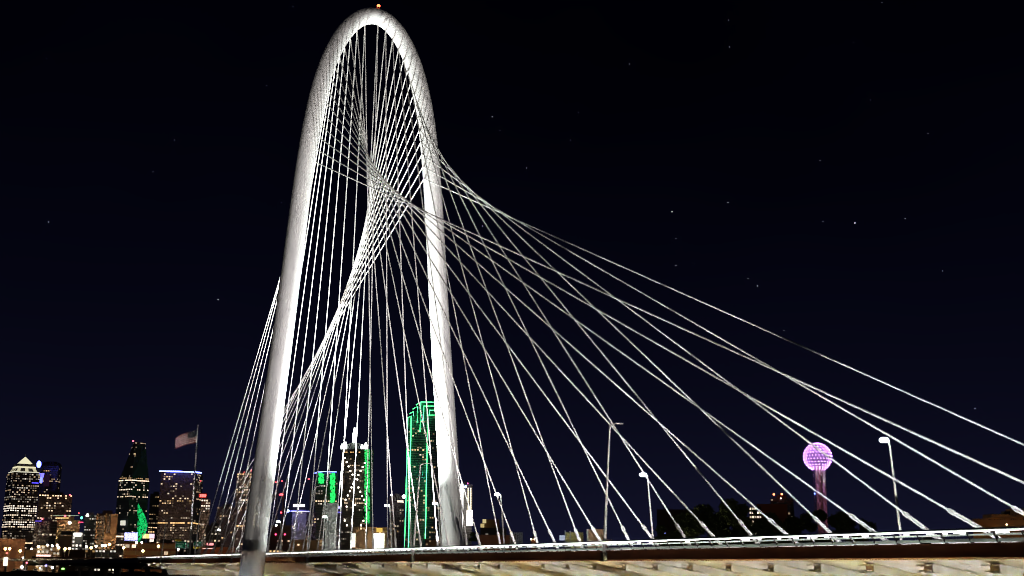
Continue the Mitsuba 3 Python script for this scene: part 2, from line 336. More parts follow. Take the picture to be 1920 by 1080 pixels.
# ------------------------------------------------------------------ street lamps on the deck
def deck_lamp(x, y, top, lit, label):
    k = thing('street_lamp', label, 'street lamp', 'street lamps along the bridge deck')
    s = -1 if y > 0 else 1; arm = .35 if lit else .8   # inwards
    b = np.array([x, y, FAS_B + .15 if y < 0 else DECK_Z]); t = np.array([x, y + s * .9, top])
    m = MB(); m.tube([b, b + (t - b) * .5, t], [.17, .14, .10], 12); obj('pole', m, 'pole_grey', k, smooth=40)
    m = MB(); m.box(b + [0, 0, .25], .3, .25, .45); obj('base', m, 'post_steel' if y < 0 else 'pole_grey', k)
    h = t + np.array([0, s * arm, .12 if lit else .22])
    m = MB(); m.tube([t - [0, 0, .5], t + [0, s * .15, .05], h], [.09, .07, .06], 8); ak = obj('arm', m, 'pole_grey', k, smooth=40)
    m = MB(); hd = h + np.array([0, s * .35, .02])
    m.hexa([[hd[0] + i_ * .17 * (1.0 if j_ * s < 0 else .8), hd[1] + j_ * .45, hd[2] + k_ * .07] for i_ in (-1, 1) for j_ in (-1, 1) for k_ in (-1, 1)]); hk = obj('head', m, 'pole_grey', k)
    if lit:
        m = MB(); m.sphere(hd + [0, 0, -.12], .46, 2, (1, 1.2, .65)); obj('bulb', m, 'lamp_glass', hk, emit=(18, 23, 20))
for x, y, top, lit, lb in ((122.3, -14.25, 10.0, 0, 'unlit bridge lamp standing nearest, dark pole in front of the railing'), (67.6, -14.25, 9.8, 0, 'unlit bridge lamp in front of the green outlined tower'), (14.9, -14.25, 9.5, 0, 'unlit bridge lamp just left of the pale concrete wall'), (-45.6, -14.25, 9.4, 0, 'unlit bridge lamp close to the left side of the near arch leg'),
                           (-87.7, -14.25, 9.0, 0, 'unlit bridge lamp just right of the flagpole'), (-135.7, -14.25, 8.5, 0, 'leftmost unlit bridge lamp by the left end of the deck'),
                           (134.7, 14.2, 8.6, 1, 'brightly lit bridge lamp farthest right, right of the globe tower'), (86.6, 14.2, 8.1, 1, 'lit bridge lamp right of the nearest dark pole'), (38.05, 14.2, 7.8, 1, 'lit bridge lamp just right of the far arch leg'), (9.0, 14.2, 7.5, 1, 'lit bridge lamp seen against the far arch leg'),
                           (-18.7, 14.2, 8.3, 1, 'lit bridge lamp beside the grey office tower'), (-64.0, 14.2, 7.4, 1, 'lit bridge lamp in front of the pale concrete wall'), (-108.4, 14.2, 7.6, 1, 'lit bridge lamp right of the near arch leg, before the blue lit hotel'), (-185.0, 14.2, 7.2, 1, 'lit bridge lamp farthest left among the cable feet')):
    deck_lamp(x, y, top, lit, lb)

# ------------------------------------------------------------------ the city: helpers
RH = np.array([AW[1], -AW[0], 0.0])
def site(p0, p1, depth, y=1060):
    """Where a building between these two columns of the photograph stands: (centre, width)."""
    c = U((p0 + p1) / 2, y, depth); d = (c - CAM)[:2]; cs = (d / np.linalg.norm(d)) @ AW[:2]
    return np.array([c[0], c[1]]), (p1 - p0) * depth / FPX * cs
def zof(px, py, depth): return float(U(px, py, depth)[2])
def frame(c):
    d = c - CAM[:2]; d = d / np.linalg.norm(d); return np.array([d[1], -d[0]]), d
def rect(c, w, d, yaw=0.0):
    a = math.radians(yaw); wr = abs(math.cos(a)); wa = abs(math.sin(a)); r_, a_ = frame(c)
    w2 = (w - d * wa) / wr if yaw else w
    u = r_ * math.cos(a) + a_ * math.sin(a); v = -r_ * math.sin(a) + a_ * math.cos(a)
    c = c + a_ * d / 2
    return np.array([c - u * w2 / 2 - v * d / 2, c + u * w2 / 2 - v * d / 2, c + u * w2 / 2 + v * d / 2, c - u * w2 / 2 + v * d / 2])
def local(c, pts):
    r_, a_ = frame(c); return np.array([c + r_ * x + a_ * y for x, y in pts])
def faces(poly, z0, z1, top=None):
    """The sides of a prism that look towards the camera: (bottom left, bottom right, top right, top left)."""
    out, top = [], poly if top is None else top
    for k in range(len(poly)):
        a, b = poly[k], poly[(k + 1) % len(poly)]; e = b - a; n = np.array([e[1], -e[0]])
        if n @ (CAM[:2] - (a + b) / 2) > .12 * np.linalg.norm(n) * np.linalg.norm(CAM[:2] - a):
            a2, b2 = top[k], top[(k + 1) % len(poly)]
            out.append((np.array([*a, z0]), np.array([*b, z0]), np.array([*b2, z1]), np.array([*a2, z1])))
    return out
def bil(q, u, v): return (q[0] * (1 - u) + q[1] * u) * (1 - v) + (q[3] * (1 - u) + q[2] * u) * v
def nrm(q):
    n = np.cross(q[1] - q[0], q[3] - q[0]); return n / np.linalg.norm(n)
def windows(quads, fh=4.2, cw=4.2, lit=.3, br=(.15, 1.4), hue=(.1, .9), rows=None, size=(.62, .5), off=.25, seed=1, v0=0.0):
    r = random.Random(seed); m = MB(); m.has_uv = True
    for q in quads:
        h, w = np.linalg.norm(q[3] - q[0]), np.linalg.norm(q[1] - q[0]); nf, nc = max(1, round(h / fh)), max(1, round(w / cw)); n = nrm(q) * off
        rr = {min(nf - 1, int(k * nf)): x for k, x in (rows or {}).items()}
        for i in range(nf):
            pf = lit * r.choice([.2, .5, .8, 1.0, 1.5, 1.9]); on = False; hf = r.uniform(*hue)
            prob, bb, hh, full = pf, None, None, 0
            if i in rr: prob, bb, hh = rr[i]; full = 1
            if 1 - (i + .5) / nf < v0: continue
            for j in range(nc):
                on = r.random() < (prob if full or r.random() < .6 else (.75 if on else prob * .6))
                if not on: continue
                u0, v_ = (j + .5 - size[0] / 2) / nc, 1 - (i + .5 + size[1] / 2) / nf; u1, v1 = u0 + size[0] / nc, v_ + size[1] / nf
                if full and prob > .93: u0, u1 = (j + .04) / nc, (j + .96) / nc
                b = 1.25 * (bb * r.uniform(.75, 1.2)) if bb else br[0] + (br[1] - br[0]) * r.random() ** 2.2
                m.quad(*(bil(q, a, b_) + n for a, b_ in ((u0, v_), (u1, v_), (u1, v1), (u0, v1))), uv=[b, min(1, max(0, (hh if hh is not None else hf) + r.uniform(-.12, .12)))])
    return m
def ledges(quads, fh=4.2, t=.3, out=.35, vert=0):
    m = MB()
    for q in quads:
        h = np.linalg.norm(q[3] - q[0]); w = np.linalg.norm(q[1] - q[0]); nf = max(1, round(h / fh)); n = nrm(q) * out
        for i in range(nf + 1):
            a, b = max(0, (i - t / 2) / nf), min(1, (i + t / 2) / nf)
            m.hexa([p_ for u in (0, 1) for o in (n, -n * .2) for p_ in (bil(q, u, a) + o, bil(q, u, b) + o)])
        if vert:
            nc = max(1, round(w / vert))
            for j in range(nc + 1):
                a, b = max(0, (j - .14) / nc), min(1, (j + .14) / nc)
                m.hexa([p_ for u in (a, b) for o in (n * 1.02, -n * .2) for p_ in (bil(q, u, 0) + o, bil(q, u, 1) + o)])
    return m
_seed = [100]
def tower(name, label, p0, p1, ytop, depth, mat='glass_dark', d=None, yaw=0, cat='building', ledge='panel_dark', fh=4.2, cw=4.2, vert=0, roof=True, group=None, **kw):
    c, w = site(p0, p1, depth, ytop * .6 + 424); poly = rect(c, w, d or w * .8, yaw); z1 = zof((p0 + p1) / 2, ytop, depth)
    k = thing(name, label, cat, group); _seed[0] += 1
    m = MB(); m.prism(poly, GZ, z1); obj('body', m, mat, k)
    qs = faces(poly, GZ, z1)
    if ledge: obj('floor_bands', ledges(qs, fh, vert=vert), ledge, k, kind='stuff')
    if kw.get('lit', .3) > 0 or kw.get('rows'):
        wm = windows(qs, fh, cw, seed=_seed[0], **kw)
        if wm.v: obj('lit_windows', wm, 'emit_dark', k, emit=WIN, kind='stuff')
    if roof:
        m = MB(); cc = poly.mean(0); s = np.linalg.norm(poly[1] - poly[0])
        m.prism(cc + (poly - cc) * .45, z1, z1 + min(4.5, .2 * s)); obj('roof_plant', m, ledge or mat, k)


    return k, poly, z1, qs
def lampball(parent, px, py, depth, rpx, e, name='lamp', sc=(1, 1, 1)):
    m = MB(); m.sphere(U(px, py, depth), rpx * depth / FPX, 2, sc); return obj(name, m, 'emit_dark', parent, emit=e)
def bar(parent, pts, depth, rpx, e, name='light_tube', sides=6):
    m = MB(); m.tube([U(x, y, depth) for x, y in pts], rpx * depth / FPX, sides); return obj(name, m, 'emit_dark', parent, emit=e)
def panel(parent, p0, y0, p1, y1, depth, mat='emit_dark', e=None, name='panel', t=.4, label=None):
    a, b = U(p0, y0, depth), U(p1, y1, depth); c = (a + b) / 2
    m = MB(); m.box(c, np.linalg.norm((b - a)[:2]) / 2, t, abs(a[2] - b[2]) / 2, np.array([RH, AW, [0, 0, 1.0]])); return obj(name, m, mat, parent, emit=e, label=label)

# ------------------------------------------------------------------ left group of towers
k, po, z1, qs = tower('pyramid_tower', 'tall gridded office tower at the far left with a lit pyramid roof', 6, 70, 887, 2250, 'glass_brown', yaw=14, roof=False, lit=.42, br=(.1, 1.1), hue=(.3, 1), v0=.1,
    rows={.17: (.5, .5, .3), .34: (.85, 1.3, .8), .36: (.9, 1.5, .9), .38: (.85, 1.4, .9), .40: (.8, 1.4, .8), .44: (.7, 1.2, .7), .52: (.8, 1.3, .8), .54: (.85, 1.3, .8), .56: (.8, 1.2, .6), .72: (.96, 1.3, .3), .78: (.6, .9, .4)})
CC = po.mean(0); CR = thing(f'{k}__crown', None, None); del labels[CR]
m = MB()
for (s0, s1, y0, y1) in ((.93, .90, 887, 884), (.86, .70, 884, 877), (.66, .6, 874, 869)): m.prism(CC + (po - CC) * s0, zof(40, y0, 2250), zof(40, y1, 2250), CC + (po - CC) * s1)
obj('crown', m, 'stone_pale', k)
m = MB(); m.prism(CC + (po - CC) * .70, zof(40, 877, 2250), zof(40, 874, 2250)); obj('glow_band', m, 'emit_dark', CR, emit=(.85, .78, .5))  # floodlighting on the stone crown put in as glowing bands
m = MB(); m.prism(CC + (po - CC) * .93, zof(40, 885.5, 2250), zof(40, 884, 2250)); obj('glow_band', m, 'emit_dark', CR, emit=(.8, .78, .6))
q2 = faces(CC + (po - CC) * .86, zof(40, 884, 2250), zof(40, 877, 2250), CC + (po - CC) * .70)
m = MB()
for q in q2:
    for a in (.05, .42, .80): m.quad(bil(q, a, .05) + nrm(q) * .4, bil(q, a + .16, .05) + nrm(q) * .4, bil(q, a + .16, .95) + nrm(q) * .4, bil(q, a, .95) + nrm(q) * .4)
obj('glow_pier', m, 'emit_dark', CR, emit=(.6, .55, .35), kind='stuff')  # floodlit piers of the crown given their own glow
m = MB(); m.prism(CC + (po - CC) * .47, zof(47, 868, 2250), zof(47, 855, 2250), CC + (po - CC) * .03); obj('pyramid_roof', m, 'emit_dark', k, emit=(.85, .80, .52))  # roof surface emits by itself in place of floodlighting
m = MB(); m.tube([[*CC, zof(47, 856, 2250)], [*CC, zof(47, 849, 2250)]], [.6, .2], 6); obj('spire', m, 'stone_pale', k)

k, po, z1, qs = tower('round_shouldered_tower', 'dark tower with a rounded top behind the pyramid roofed one', 71, 110, 873, 2400, 'glass_brown', lit=.12, hue=(0, .6), roof=False, yaw=-12, rows={.16: (.6, .6, .3)})
cc = po.mean(0); m = MB()
for (s0, s1, y0, y1) in ((1, .93, 873, 869), (.93, .78, 869, 866.5), (.78, .45, 866.5, 865)): m.prism(cc + (po - cc) * s0, zof(90, y0, 2400), zof(90, y1, 2400), cc + (po - cc) * s1)
obj('rounded_top', m, 'glass_brown', k)
lampball(k, 73, 870.5, 2330, 4.2, (.9, 1.1, 14), 'blue_lamp', (1, 1, 1.6))
panel(k, 74, 887, 82, 895, 2330, e=(.35, .30, 3.2), name='blue_panel'); panel(k, 74, 895, 79, 905, 2330, e=(.45, .55, 3.6), name='blue_panel')
bar(k, [(60, 905), (67, 905.5), (72, 906)], 2180, .9, (.2, .15, 2.6), 'blue_tube')
panel(k, 83, 890, 92, 912, 2385, e=(.012, .004, .012), name='dim_bay')

k, po, z1, qs = tower('brown_office_block', 'brown office block with bright top floor right of the pyramid roofed tower', 68, 132, 927, 2050, 'glass_brown', lit=.34, hue=(0, .6), br=(.2, 1.6), rows={.03: (.75, 1.5, .35), .05: (.5, 1.2, .4), .20: (.97, 1.4, .08), .23: (.5, .9, .4), .30: (.6, 1, .5), .52: (.9, 1.2, .3)})
lampball(k, 131, 928, 2040, 1.6, (5, .25, .4), 'red_lamp')
k, po, z1, qs = tower('ribbed_grey_block', 'grey ribbed mid rise block in front of the brown office block', 62, 105, 977, 1500, 'panel_mid', ledge='stone_grey', lit=.14, hue=(.3, .9), br=(.2, 1.5), fh=3.6)
lampball(k, 79, 973, 1490, 1.9, (5, .5, .6), 'red_lamp')
bar(k, [(66, 977), (78, 977)], 1492, .9, (.12, .06, .9), 'violet_tube')
k, po, z1, qs = tower('tan_block', 'tan block with rows of small square windows under a white roof lamp', 104, 148, 975, 1450, 'stone_tan', ledge='stone_tan', vert=4.2, lit=.05, hue=(0, .4))
lampball(k, 130.5, 980, 1440, 3.2, (6, 5.6, 4.6), 'roof_lamp')
panel(k, 100, 966, 148, 967, 1445, e=(.55, .75, .5), name='roof_strip'); panel(k, 106, 970, 129, 972.5, 1446, e=(1.0, .62, .2), name='roof_strip')
lampball(k, 153, 971, 1445, 2.4, (.4, 4.5, 2.0), 'green_lamp'); lampball(k, 122, 967.5, 1440, 2, (5, .4, .5), 'red_lamp'); lampball(k, 148, 962, 1445, 1.2, (3, .25, .3), 'red_lamp'); bar(k, [(147, 979.5), (156, 979.5)], 1443, 1.1, (2.4, .1, .25), 'red_tube')
k, po, z1, qs = tower('white_lit_block', 'low brilliantly lit white block below the tan block', 134, 154, 998, 1250, 'stone_pale', ledge='stone_pale', vert=4, roof=False, lit=.75, hue=(.8, 1), br=(.8, 2.4), fh=4, cw=4)
panel(k, 139, 999, 152, 1006, 1240, e=(2.4, 2.3, 2.0), name='lit_sign')
k, po, z1, qs = tower('tan_lit_block', 'low pale tan block left of the white lit one', 107, 134, 1004, 1260, 'stone_tan', ledge='stone_tan', lit=.12, hue=(0, .3), roof=False)
panel(k, 115, 996, 138, 1003, 1256, mat='panel_dark', name='dark_penthouse')
k, po, z1, qs = tower('slim_dark_tower', 'slim dark block with pale speckled windows left of the tan slab', 156, 178, 965, 1500, 'glass_teal', lit=.3, hue=(.8, 1), br=(.1, .7), cw=3, fh=3.4)
lampball(k, 164, 966, 1490, 2.8, (8, 7.4, 7), 'roof_lamp')
k, po, z1, qs = tower('tan_slab', 'tall plain tan slab with a windowed left bay', 178, 219, 963, 1700, 'stone_tan', ledge=None, d=18, roof=True, lit=0)
for (a, b, y0, y1) in ((179, 192, 966, 1030), (202, 205, 964, 1000)):
    q = [U(a, y1, 1698), U(b, y1, 1698), U(b, y0, 1698), U(a, y0, 1698)]
    panel(k, a, y0, b, y1, 1697.5, mat='panel_mid', name='window_bay', t=1.2)
    obj('bay_bands', ledges([q], 4, out=2.2), 'stone_tan', k, kind='stuff')
    obj('lit_windows', windows([q], 4, 3, .16, (.3, 1.3), (0, .4), seed=55, off=2.4), 'emit_dark', k, emit=WIN, kind='stuff')

b_ = U(205, 1040, 1640); spot([b_[0], b_[1], GZ + 2], U(200, 1000, 1700), 20000, 55, 45, (1, .68, .42), 5, 'facade_beam')
b_ = U(112, 1040, 1400); point([b_[0], b_[1], GZ + 10], 13000, (1, .74, .50), 3, 'street_glow')
for px_s, d_s, I_s in ((150, 1900, 15000), (340, 1880, 14000), (690, 1950, 13000)): b_ = U(px_s, 1040, d_s); point([b_[0], b_[1], GZ + 30], I_s, (1, .72, .52), 3, 'street_glow')


# faceted glass tower
D = 2200; c, w = site(221, 281, D, 900); S = D / FPX
base = local(c, [(-29 * S, 18), (-5 * S, -8), (29 * S, 14), (22 * S, 48), (-22 * S, 48)])
mid = local(c, [(-28 * S, 18), (-5 * S, -8), (28.5 * S, 14), (22 * S, 48), (-22 * S, 48)])
top = local(c, [(-5 * S, 16), (-1 * S, 8), (16 * S, 14), (12 * S, 40), (-2 * S, 40)])
k = thing('faceted_glass_tower', 'dark faceted glass tower tapering to a narrow top with a red light', 'building')
zm, zt = zof(250, 903, D), zof(257, 828, D)
m = MB(); m.prism(base, GZ, zm, mid); m.prism(mid, zm, zt, top); obj('body', m, 'glass_teal', k)
fl, fu = faces(base, GZ, zm, mid), faces(mid, zm, zt, top)
obj('floor_bands', ledges(fl + fu, 4.2, .18, .2), 'glass_dark', k, kind='stuff')
obj('lit_windows', windows(fu, 4.2, 4.2, .10, (.1, .9), (.3, .8), {.04: (.5, .5, .5), .12: (.5, .5, .5), .33: (.97, 1.1, .35), .36: (.2, .5, .3), .93: (.9, .5, .15), .97: (.97, 1.4, .5)}, seed=5), 'emit_dark', k, emit=WIN, kind='stuff')
obj('lit_windows', windows(fl, 4.2, 4.2, .14, (.1, .9), (.4, .9), {.03: (.3, .7, .6), .08: (.7, 1.1, .6), .17: (.75, 1., .5)}, seed=6), 'emit_dark', k, emit=WIN, kind='stuff')
lampball(k, 249.5, 827, D - 8, 1.8, (7, .4, .6), 'red_lamp')
panel(k, 226, 976, 235, 985, D - 12, e=(.75, .75, .62), name='lit_lobby')
k, po, z1, qs = tower('striped_low_block', 'low block with bright ribbon windows at the foot of the faceted glass tower', 202, 236, 998, 1900, 'glass_dark', lit=.2, rows={.1: (.97, 1.6, .5), .35: (.9, 1.3, .5)}, roof=False)

k = thing('green_light_cluster', 'leaf shaped cluster of green lights in front of the faceted glass tower', 'light display')
D = 1300; m = MB(); m.tube([U(259, 1018, D), U(260, 985, D), U(260, 948, D)], [.8, .6, .3], 8); obj('mast', m, 'black_metal', k)
m = MB(); r = random.Random(3); ol = [(258, 943), (262, 950), (268, 960), (274, 975), (277, 985), (274, 998), (268, 1005), (262, 1014), (259, 1016), (258, 990)]
from shapely.geometry import Polygon, Point
pg = Polygon(ol); nb = 0
while nb < 420:
    x, y = r.uniform(257, 277), r.uniform(942, 1016)
    if pg.contains(Point(x, y)):
        m.box(U(x, y, D + r.uniform(-4, 4)), r.uniform(.18, .42), .25, r.uniform(.25, .8)); nb += 1
obj('green_lights', m, 'emit_dark', k, emit=(.01, .75, .16), kind='stuff')  # small glowing green boxes scattered inside a leaf outline

k, po, z1, qs = tower('blue_topped_block', 'broad dark office block with a glowing blue line along its roof', 297, 378, 887, 2100, 'glass_brown', lit=.24, hue=(.1, .7), br=(.1, 1.2), d=50, yaw=-16, rows={.02: (.2, 1, .5), .05: (.3, .9, .5), .10: (.3, .8, .5), .27: (.35, .9, .4), .52: (.95, 1.1, .02), .74: (.75, 1.2, .3), .77: (.92, 1.6, .7)})
bar(k, [(299, 883.5), (330, 884), (362, 885), (378, 886.5)], 2080, 1.5, (1.0, 1.3, 9.0), 'blue_tube')
lampball(k, 376, 901.5, 2085, 1.3, (3, .15, .2), 'red_lamp')
k, po, z1, qs = tower('dim_brown_tower', 'dim brown tower with warm windows between the glass tower and the blue topped block', 278, 300, 926, 2350, 'glass_brown', lit=.3, hue=(0, .4), br=(.1, 1.1), rows={.45: (.8, 1.1, .2), .5: (.9, 1.3, .2)})
k, po, z1, qs = tower('red_sign_building', 'stepped building with a glowing red sign on its roof', 374, 392, 936, 1950, 'panel_mid', lit=.24, hue=(.4, 1), br=(.1, 1.2), rows={.02: (.9, 1.3, .7), .09: (.9, 1.6, .7), .16: (.6, 1.1, .6)})
panel(k, 373, 924.5, 388, 934, 1945, mat='panel_dark', name='sign_box', t=1.5)
for a in (375, 379, 383): panel(k, a, 926.5, a + 3.1, 932, 1941, e=(5.5, .35, .3), name='sign_light')
k, po, z1, qs = tower('banded_tower', 'office tower with many lit floor bands behind the cable feet left of the near leg', 440, 478, 887, 2000, 'glass_brown', lit=.42, hue=(.1, .8), br=(.2, 1.4), rows={.02: (.9, 1.1, .1), .05: (.8, 1.2, .2), .16: (.8, 1.2, .6), .27: (.7, 1.3, .6), .53: (.97, 1.3, .05)})
lampball(k, 458, 885, 1990, 1.1, (3, .2, .2), 'red_lamp'); lampball(k, 471, 883, 1990, 1.3, (3.5, .2, .2), 'red_lamp')
k, po, z1, qs = tower('low_dim_block', 'lower dim block with scattered windows left of the banded tower', 404, 442, 950, 1900, 'glass_brown', lit=.2, hue=(.1, .7), br=(.1, 1.1))
k, po, z1, qs = tower('mid_dark_block', 'small dark block below the red sign', 386, 414, 985, 1500, 'panel_dark', lit=.28, hue=(.4, 1), br=(.1, 1.4))

# ------------------------------------------------------------------ between the legs of the arch
def mast(px, ytop, depth, lights, label, wpx=4.0):
    k = thing('communications_mast', label, 'mast'); z0, z1 = zof(px, 1015, depth), zof(px, ytop, depth); c = U(px, 1000, depth)[:2]; S = depth / FPX
    m = MB(); n = 9
    for sx, sy in ((-1, -1), (1, -1), (1, 1), (-1, 1)): m.tube([[c[0] + sx * wpx * S * .5, c[1] + sy * wpx * S * .5, z0], [c[0] + sx * .25 * S, c[1] + sy * .25 * S, z1]], [.5, .3], 5)
    for i in range(n):
        a, b = i / n, (i + 1) / n; wa, wb = (wpx * .5 * (1 - a) + .25 * a) * S, (wpx * .5 * (1 - b) + .25 * b) * S
        for sx in (-1, 1): m.tube([[*(c + RH[:2] * sx * wa), z0 + (z1 - z0) * a], [*(c - RH[:2] * sx * wb), z0 + (z1 - z0) * b]], .25, 4)
    obj('lattice', m, 'panel_mid', k)
    for (x, y, r_) in lights: lampball(k, x, y, depth - 1.5, r_, (6, .3, .4), 'red_lamp', (1.2, 1.2, .9))
mast(528, 903, 1700, [(528.5, 902, 1.4), (528, 927, 2.6), (525, 927.5, 1.6), (527, 961, 1.6)], 'lattice mast with red lights just right of the near arch leg')
mast(579, 899, 2100, [(579, 898, 1.6)], 'thin mast with one red light left of the green columned tower', 3)
mast(517, 905, 1950, [(517, 904, 1.2)], 'thin mast with one red light close against the near arch leg', 3)
k, po, z1, qs = tower('dim_red_lit_block', 'dim low block with red and warm lights right of the near arch leg', 505, 545, 985, 1500, 'panel_dark', lit=.2, hue=(0, .5), br=(.2, 1.2), rows={.55: (.8, 1.0, .1)})
for x in (517, 534, 527): lampball(k, x, 1002, 1480, 1.7, (4.5, .25, .6), 'red_lamp')
lampball(k, 518, 985, 1200, 2.0, (6, 6, 6), 'roof_lamp')
k, po, z1, qs = tower('blue_lit_hotel', 'pale hotel washed in violet light with a white sign above its roof', 546, 581, 959, 1800, 'stone_pale', ledge='stone_pale', vert=4, lit=.16, hue=(.5, 1), br=(.2, 1.6), cw=4, fh=4)
bar(k, [(545, 958.5), (580, 959)], 1785, 1.0, (1.0, 1.0, 4.4), 'violet_tube'); lampball(k, 540, 958, 1780, 2.6, (2.5, 3.2, 14), 'blue_lamp')
panel(k, 549, 944.5, 572, 951.5, 1790, mat='panel_dark', name='sign_box', t=.6)
for i in range(6): panel(k, 550 + i * 3.6, 946, 553 + i * 3.6, 950, 1788.5, e=(3.2, 3.2, 3.4), name='sign_light')
for x in (551, 571): panel(k, x - .4, 951.5, x + .4, 959, 1790, mat='panel_dark', name='sign_leg')
c_ = U(563, 1030, 1700); spot(c_ - AW * 0 - [0, 0, c_[2] - GZ - 3], U(563, 985, 1800), 17000, 40, 30, (.55, .50, 1.0), 3, 'facade_beam')
k, po, z1, qs = tower('brown_podium', 'low brown podium below the violet washed hotel', 538, 604, 1012, 1600, 'stone_tan', ledge=None, lit=.08, roof=False, hue=(0, .3))

k, po, z1, qs = tower('green_columned_tower', 'dark tower with green light columns and a blue roof line', 590, 632, 885, 2000, 'glass_teal', lit=.13, hue=(.4, 1), br=(.2, 1.2), roof=False, d=40, rows={.30: (.5, 1.2, .4)})
bar(k, [(590, 887.5), (596, 885), (606, 884), (631, 884.5)], 1990, 1.0, (.8, 1.1, 6.0), 'blue_tube')
for (a, b, y0, y1, nn_) in ((597.5, 607, 887, 906, 90), (619, 628, 887, 943, 260)):
    m = MB(); r = random.Random(int(a))
    for i in range(nn_):
        x, y = r.uniform(a, b), r.uniform(y0, y1); m.box(U(x, y, 1993), r.uniform(.3, .9), .3, r.uniform(.4, 1.6), np.array([RH, AW, [0, 0, 1.0]]))
    obj('green_lights', m, 'emit_dark', k, emit=(.03, 1.3, .2), kind='stuff')
k, po, z1, qs = tower('specked_slim_block', 'slim dark block with warm windows left of the green columned tower', 573, 592, 960, 1800, 'glass_brown', lit=.2, hue=(0, .6), br=(.2, 1.3))
k = thing('pale_concrete_wall', 'tall pale floodlit concrete slab with one upright joint below the green columned tower', 'concrete slab')
c, w = site(607, 629, 620); zt = zof(618, 943, 620)
for x in (-.25, .25): m = MB(); m.prism(rect(c + RH[:2] * x * w, w * .5 - .08, 3.4), GZ, zt); obj('slab', m, 'concrete_silo', k)
m = MB(); m.prism(rect(c + AW[:2] * .3, w * .9, 2.8), GZ, zt - .2); obj('core', m, 'panel_mid', k)
b_ = U(612, 1050, 585); spot([b_[0], b_[1], GZ + .6], U(618, 985, 620), 4000, 60, 50, (.95, 1, .93), 5, 'facade_beam')
m = MB(); m.box([b_[0], b_[1], GZ + .3], .5, .5, .28); obj('floodlight', m, 'black_metal', k)

k, po, z1, qs = tower('cross_lit_tower', 'dark tower marked with a crossing pattern of lamps and topped by bright white spires', 637, 690, 842, 2300, 'glass_dark', lit=.2, hue=(.2, .8), br=(.08, 1.0), roof=False, d=50, yaw=-10, rows={.02: (.5, .9, .0), .40: (.5, .9, .5), .45: (.5, 1.1, .4)})
X = [(646.5, 859), (650, 866.5), (653.5, 874.5), (657, 883), (661, 890), (665.5, 898), (672, 890.5), (676, 883), (680, 875.5), (684, 868), (662, 907), (670, 899), (675.5, 922), (679, 930), (682.5, 937.5), (686, 945), (652, 929), (648, 937), (666, 946.5), (650, 950), (646.5, 976), (650.5, 985), (677, 985), (681.5, 976.5), (656, 921), (659, 914), (672, 914)]
for x, y in X: lampball(k, x, y, 2285, 1.7, (4.5, 3.8, 2.9), 'cross_lamp')
m = MB(); r = random.Random(9)
for i in range(520): m.box(U(r.uniform(684, 693), r.uniform(843, 980), 2290), r.uniform(.4, 1.1), .4, r.uniform(.4, 1.5), np.array([RH, AW, [0, 0, 1.0]]))
obj('green_lights', m, 'emit_dark', k, emit=(.03, .9, .16), kind='stuff')
m = MB(); m.prism(local(site(684, 693.5, 2300)[0], [(-5, 2), (5, 2), (5, 30), (-5, 30)]), GZ, zof(688, 843, 2300)); obj('side_bay', m, 'glass_teal', k)
m = MB()
for (x, y0, y1, r0, r1) in ((664, 842, 828, 4.5, 4.0), ): m.tube([U(x, y0, 2310), U(x, y1, 2310)], [r0, r1], 8)
for (x0, x1) in ((648, 660), (682, 669)):
    for a in np.linspace(0, 1, 4): m.tube([U(x0 + (x1 - x0) * a, 842, 2305), U(x0 + (x1 - x0) * min(1, a + .3), 833, 2305)], .8, 5)
    m.tube([U(x0, 835, 2305), U(x1, 831, 2305)], .9, 5)
obj('roof_truss', m, 'concrete_silo', k)
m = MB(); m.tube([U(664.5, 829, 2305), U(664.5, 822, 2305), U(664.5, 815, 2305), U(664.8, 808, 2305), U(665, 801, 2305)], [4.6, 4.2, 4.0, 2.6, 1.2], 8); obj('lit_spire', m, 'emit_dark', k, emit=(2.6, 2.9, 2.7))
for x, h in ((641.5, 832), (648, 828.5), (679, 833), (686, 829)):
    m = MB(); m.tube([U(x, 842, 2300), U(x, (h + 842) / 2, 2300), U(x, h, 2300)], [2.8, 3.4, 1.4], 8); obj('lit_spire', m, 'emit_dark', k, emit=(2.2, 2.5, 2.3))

k, po, z1, qs = tower('violet_trimmed_block', 'narrow dim block with a violet light strip left of the cross lit tower', 626, 641, 946, 1900, 'panel_mid', lit=.12, hue=(.6, 1), br=(.1, .5))
bar(k, [(627, 960.5), (640, 960.5)], 1885, .8, (.5, .4, 2.4), 'violet_tube'); panel(k, 631, 949, 637, 954, 1885, e=(1.0, .9, 2.2), name='lit_sign')
k, po, z1, qs = tower('tan_hotel', 'low tan block with a grid of square windows and a glowing white screen', 661, 727, 988, 1500, 'stone_tan', ledge='stone_tan', vert=4, fh=4, cw=4, lit=.07, hue=(0, .4), br=(.3, 1.4), roof=False)
panel(k, 700.5, 1000, 720, 1034, 1490, e=(1.7, 1.75, 1.5), name='lit_screen'); panel(k, 706, 990, 717, 998, 1492, e=(.85, .55, .10), name='yellow_panel'); panel(k, 658, 1000, 666, 1026, 1480, e=(1.1, 1.1, .95), name='lit_bay')
m = MB(); q = [U(720, 1034, 1491), U(727, 1034, 1491), U(727, 990, 1491), U(720, 990, 1491)]; obj('green_bands', ledges([q], 4, .45, .8), 'stucco_yellow', k, kind='stuff')
b_ = U(690, 1040, 1420); spot([b_[0], b_[1], GZ + 2], U(690, 1000, 1500), 9500, 50, 40, (1, .80, .5), 3, 'facade_beam')
k, po, z1, qs = tower('grey_office_tower', 'grey gridded office tower with white roof lamps left of the green outlined tower', 729, 757, 929, 1900, 'panel_mid', ledge='stone_grey', vert=4.2, yaw=28, d=18, lit=.12, hue=(.2, .8), br=(.3, 1.5))
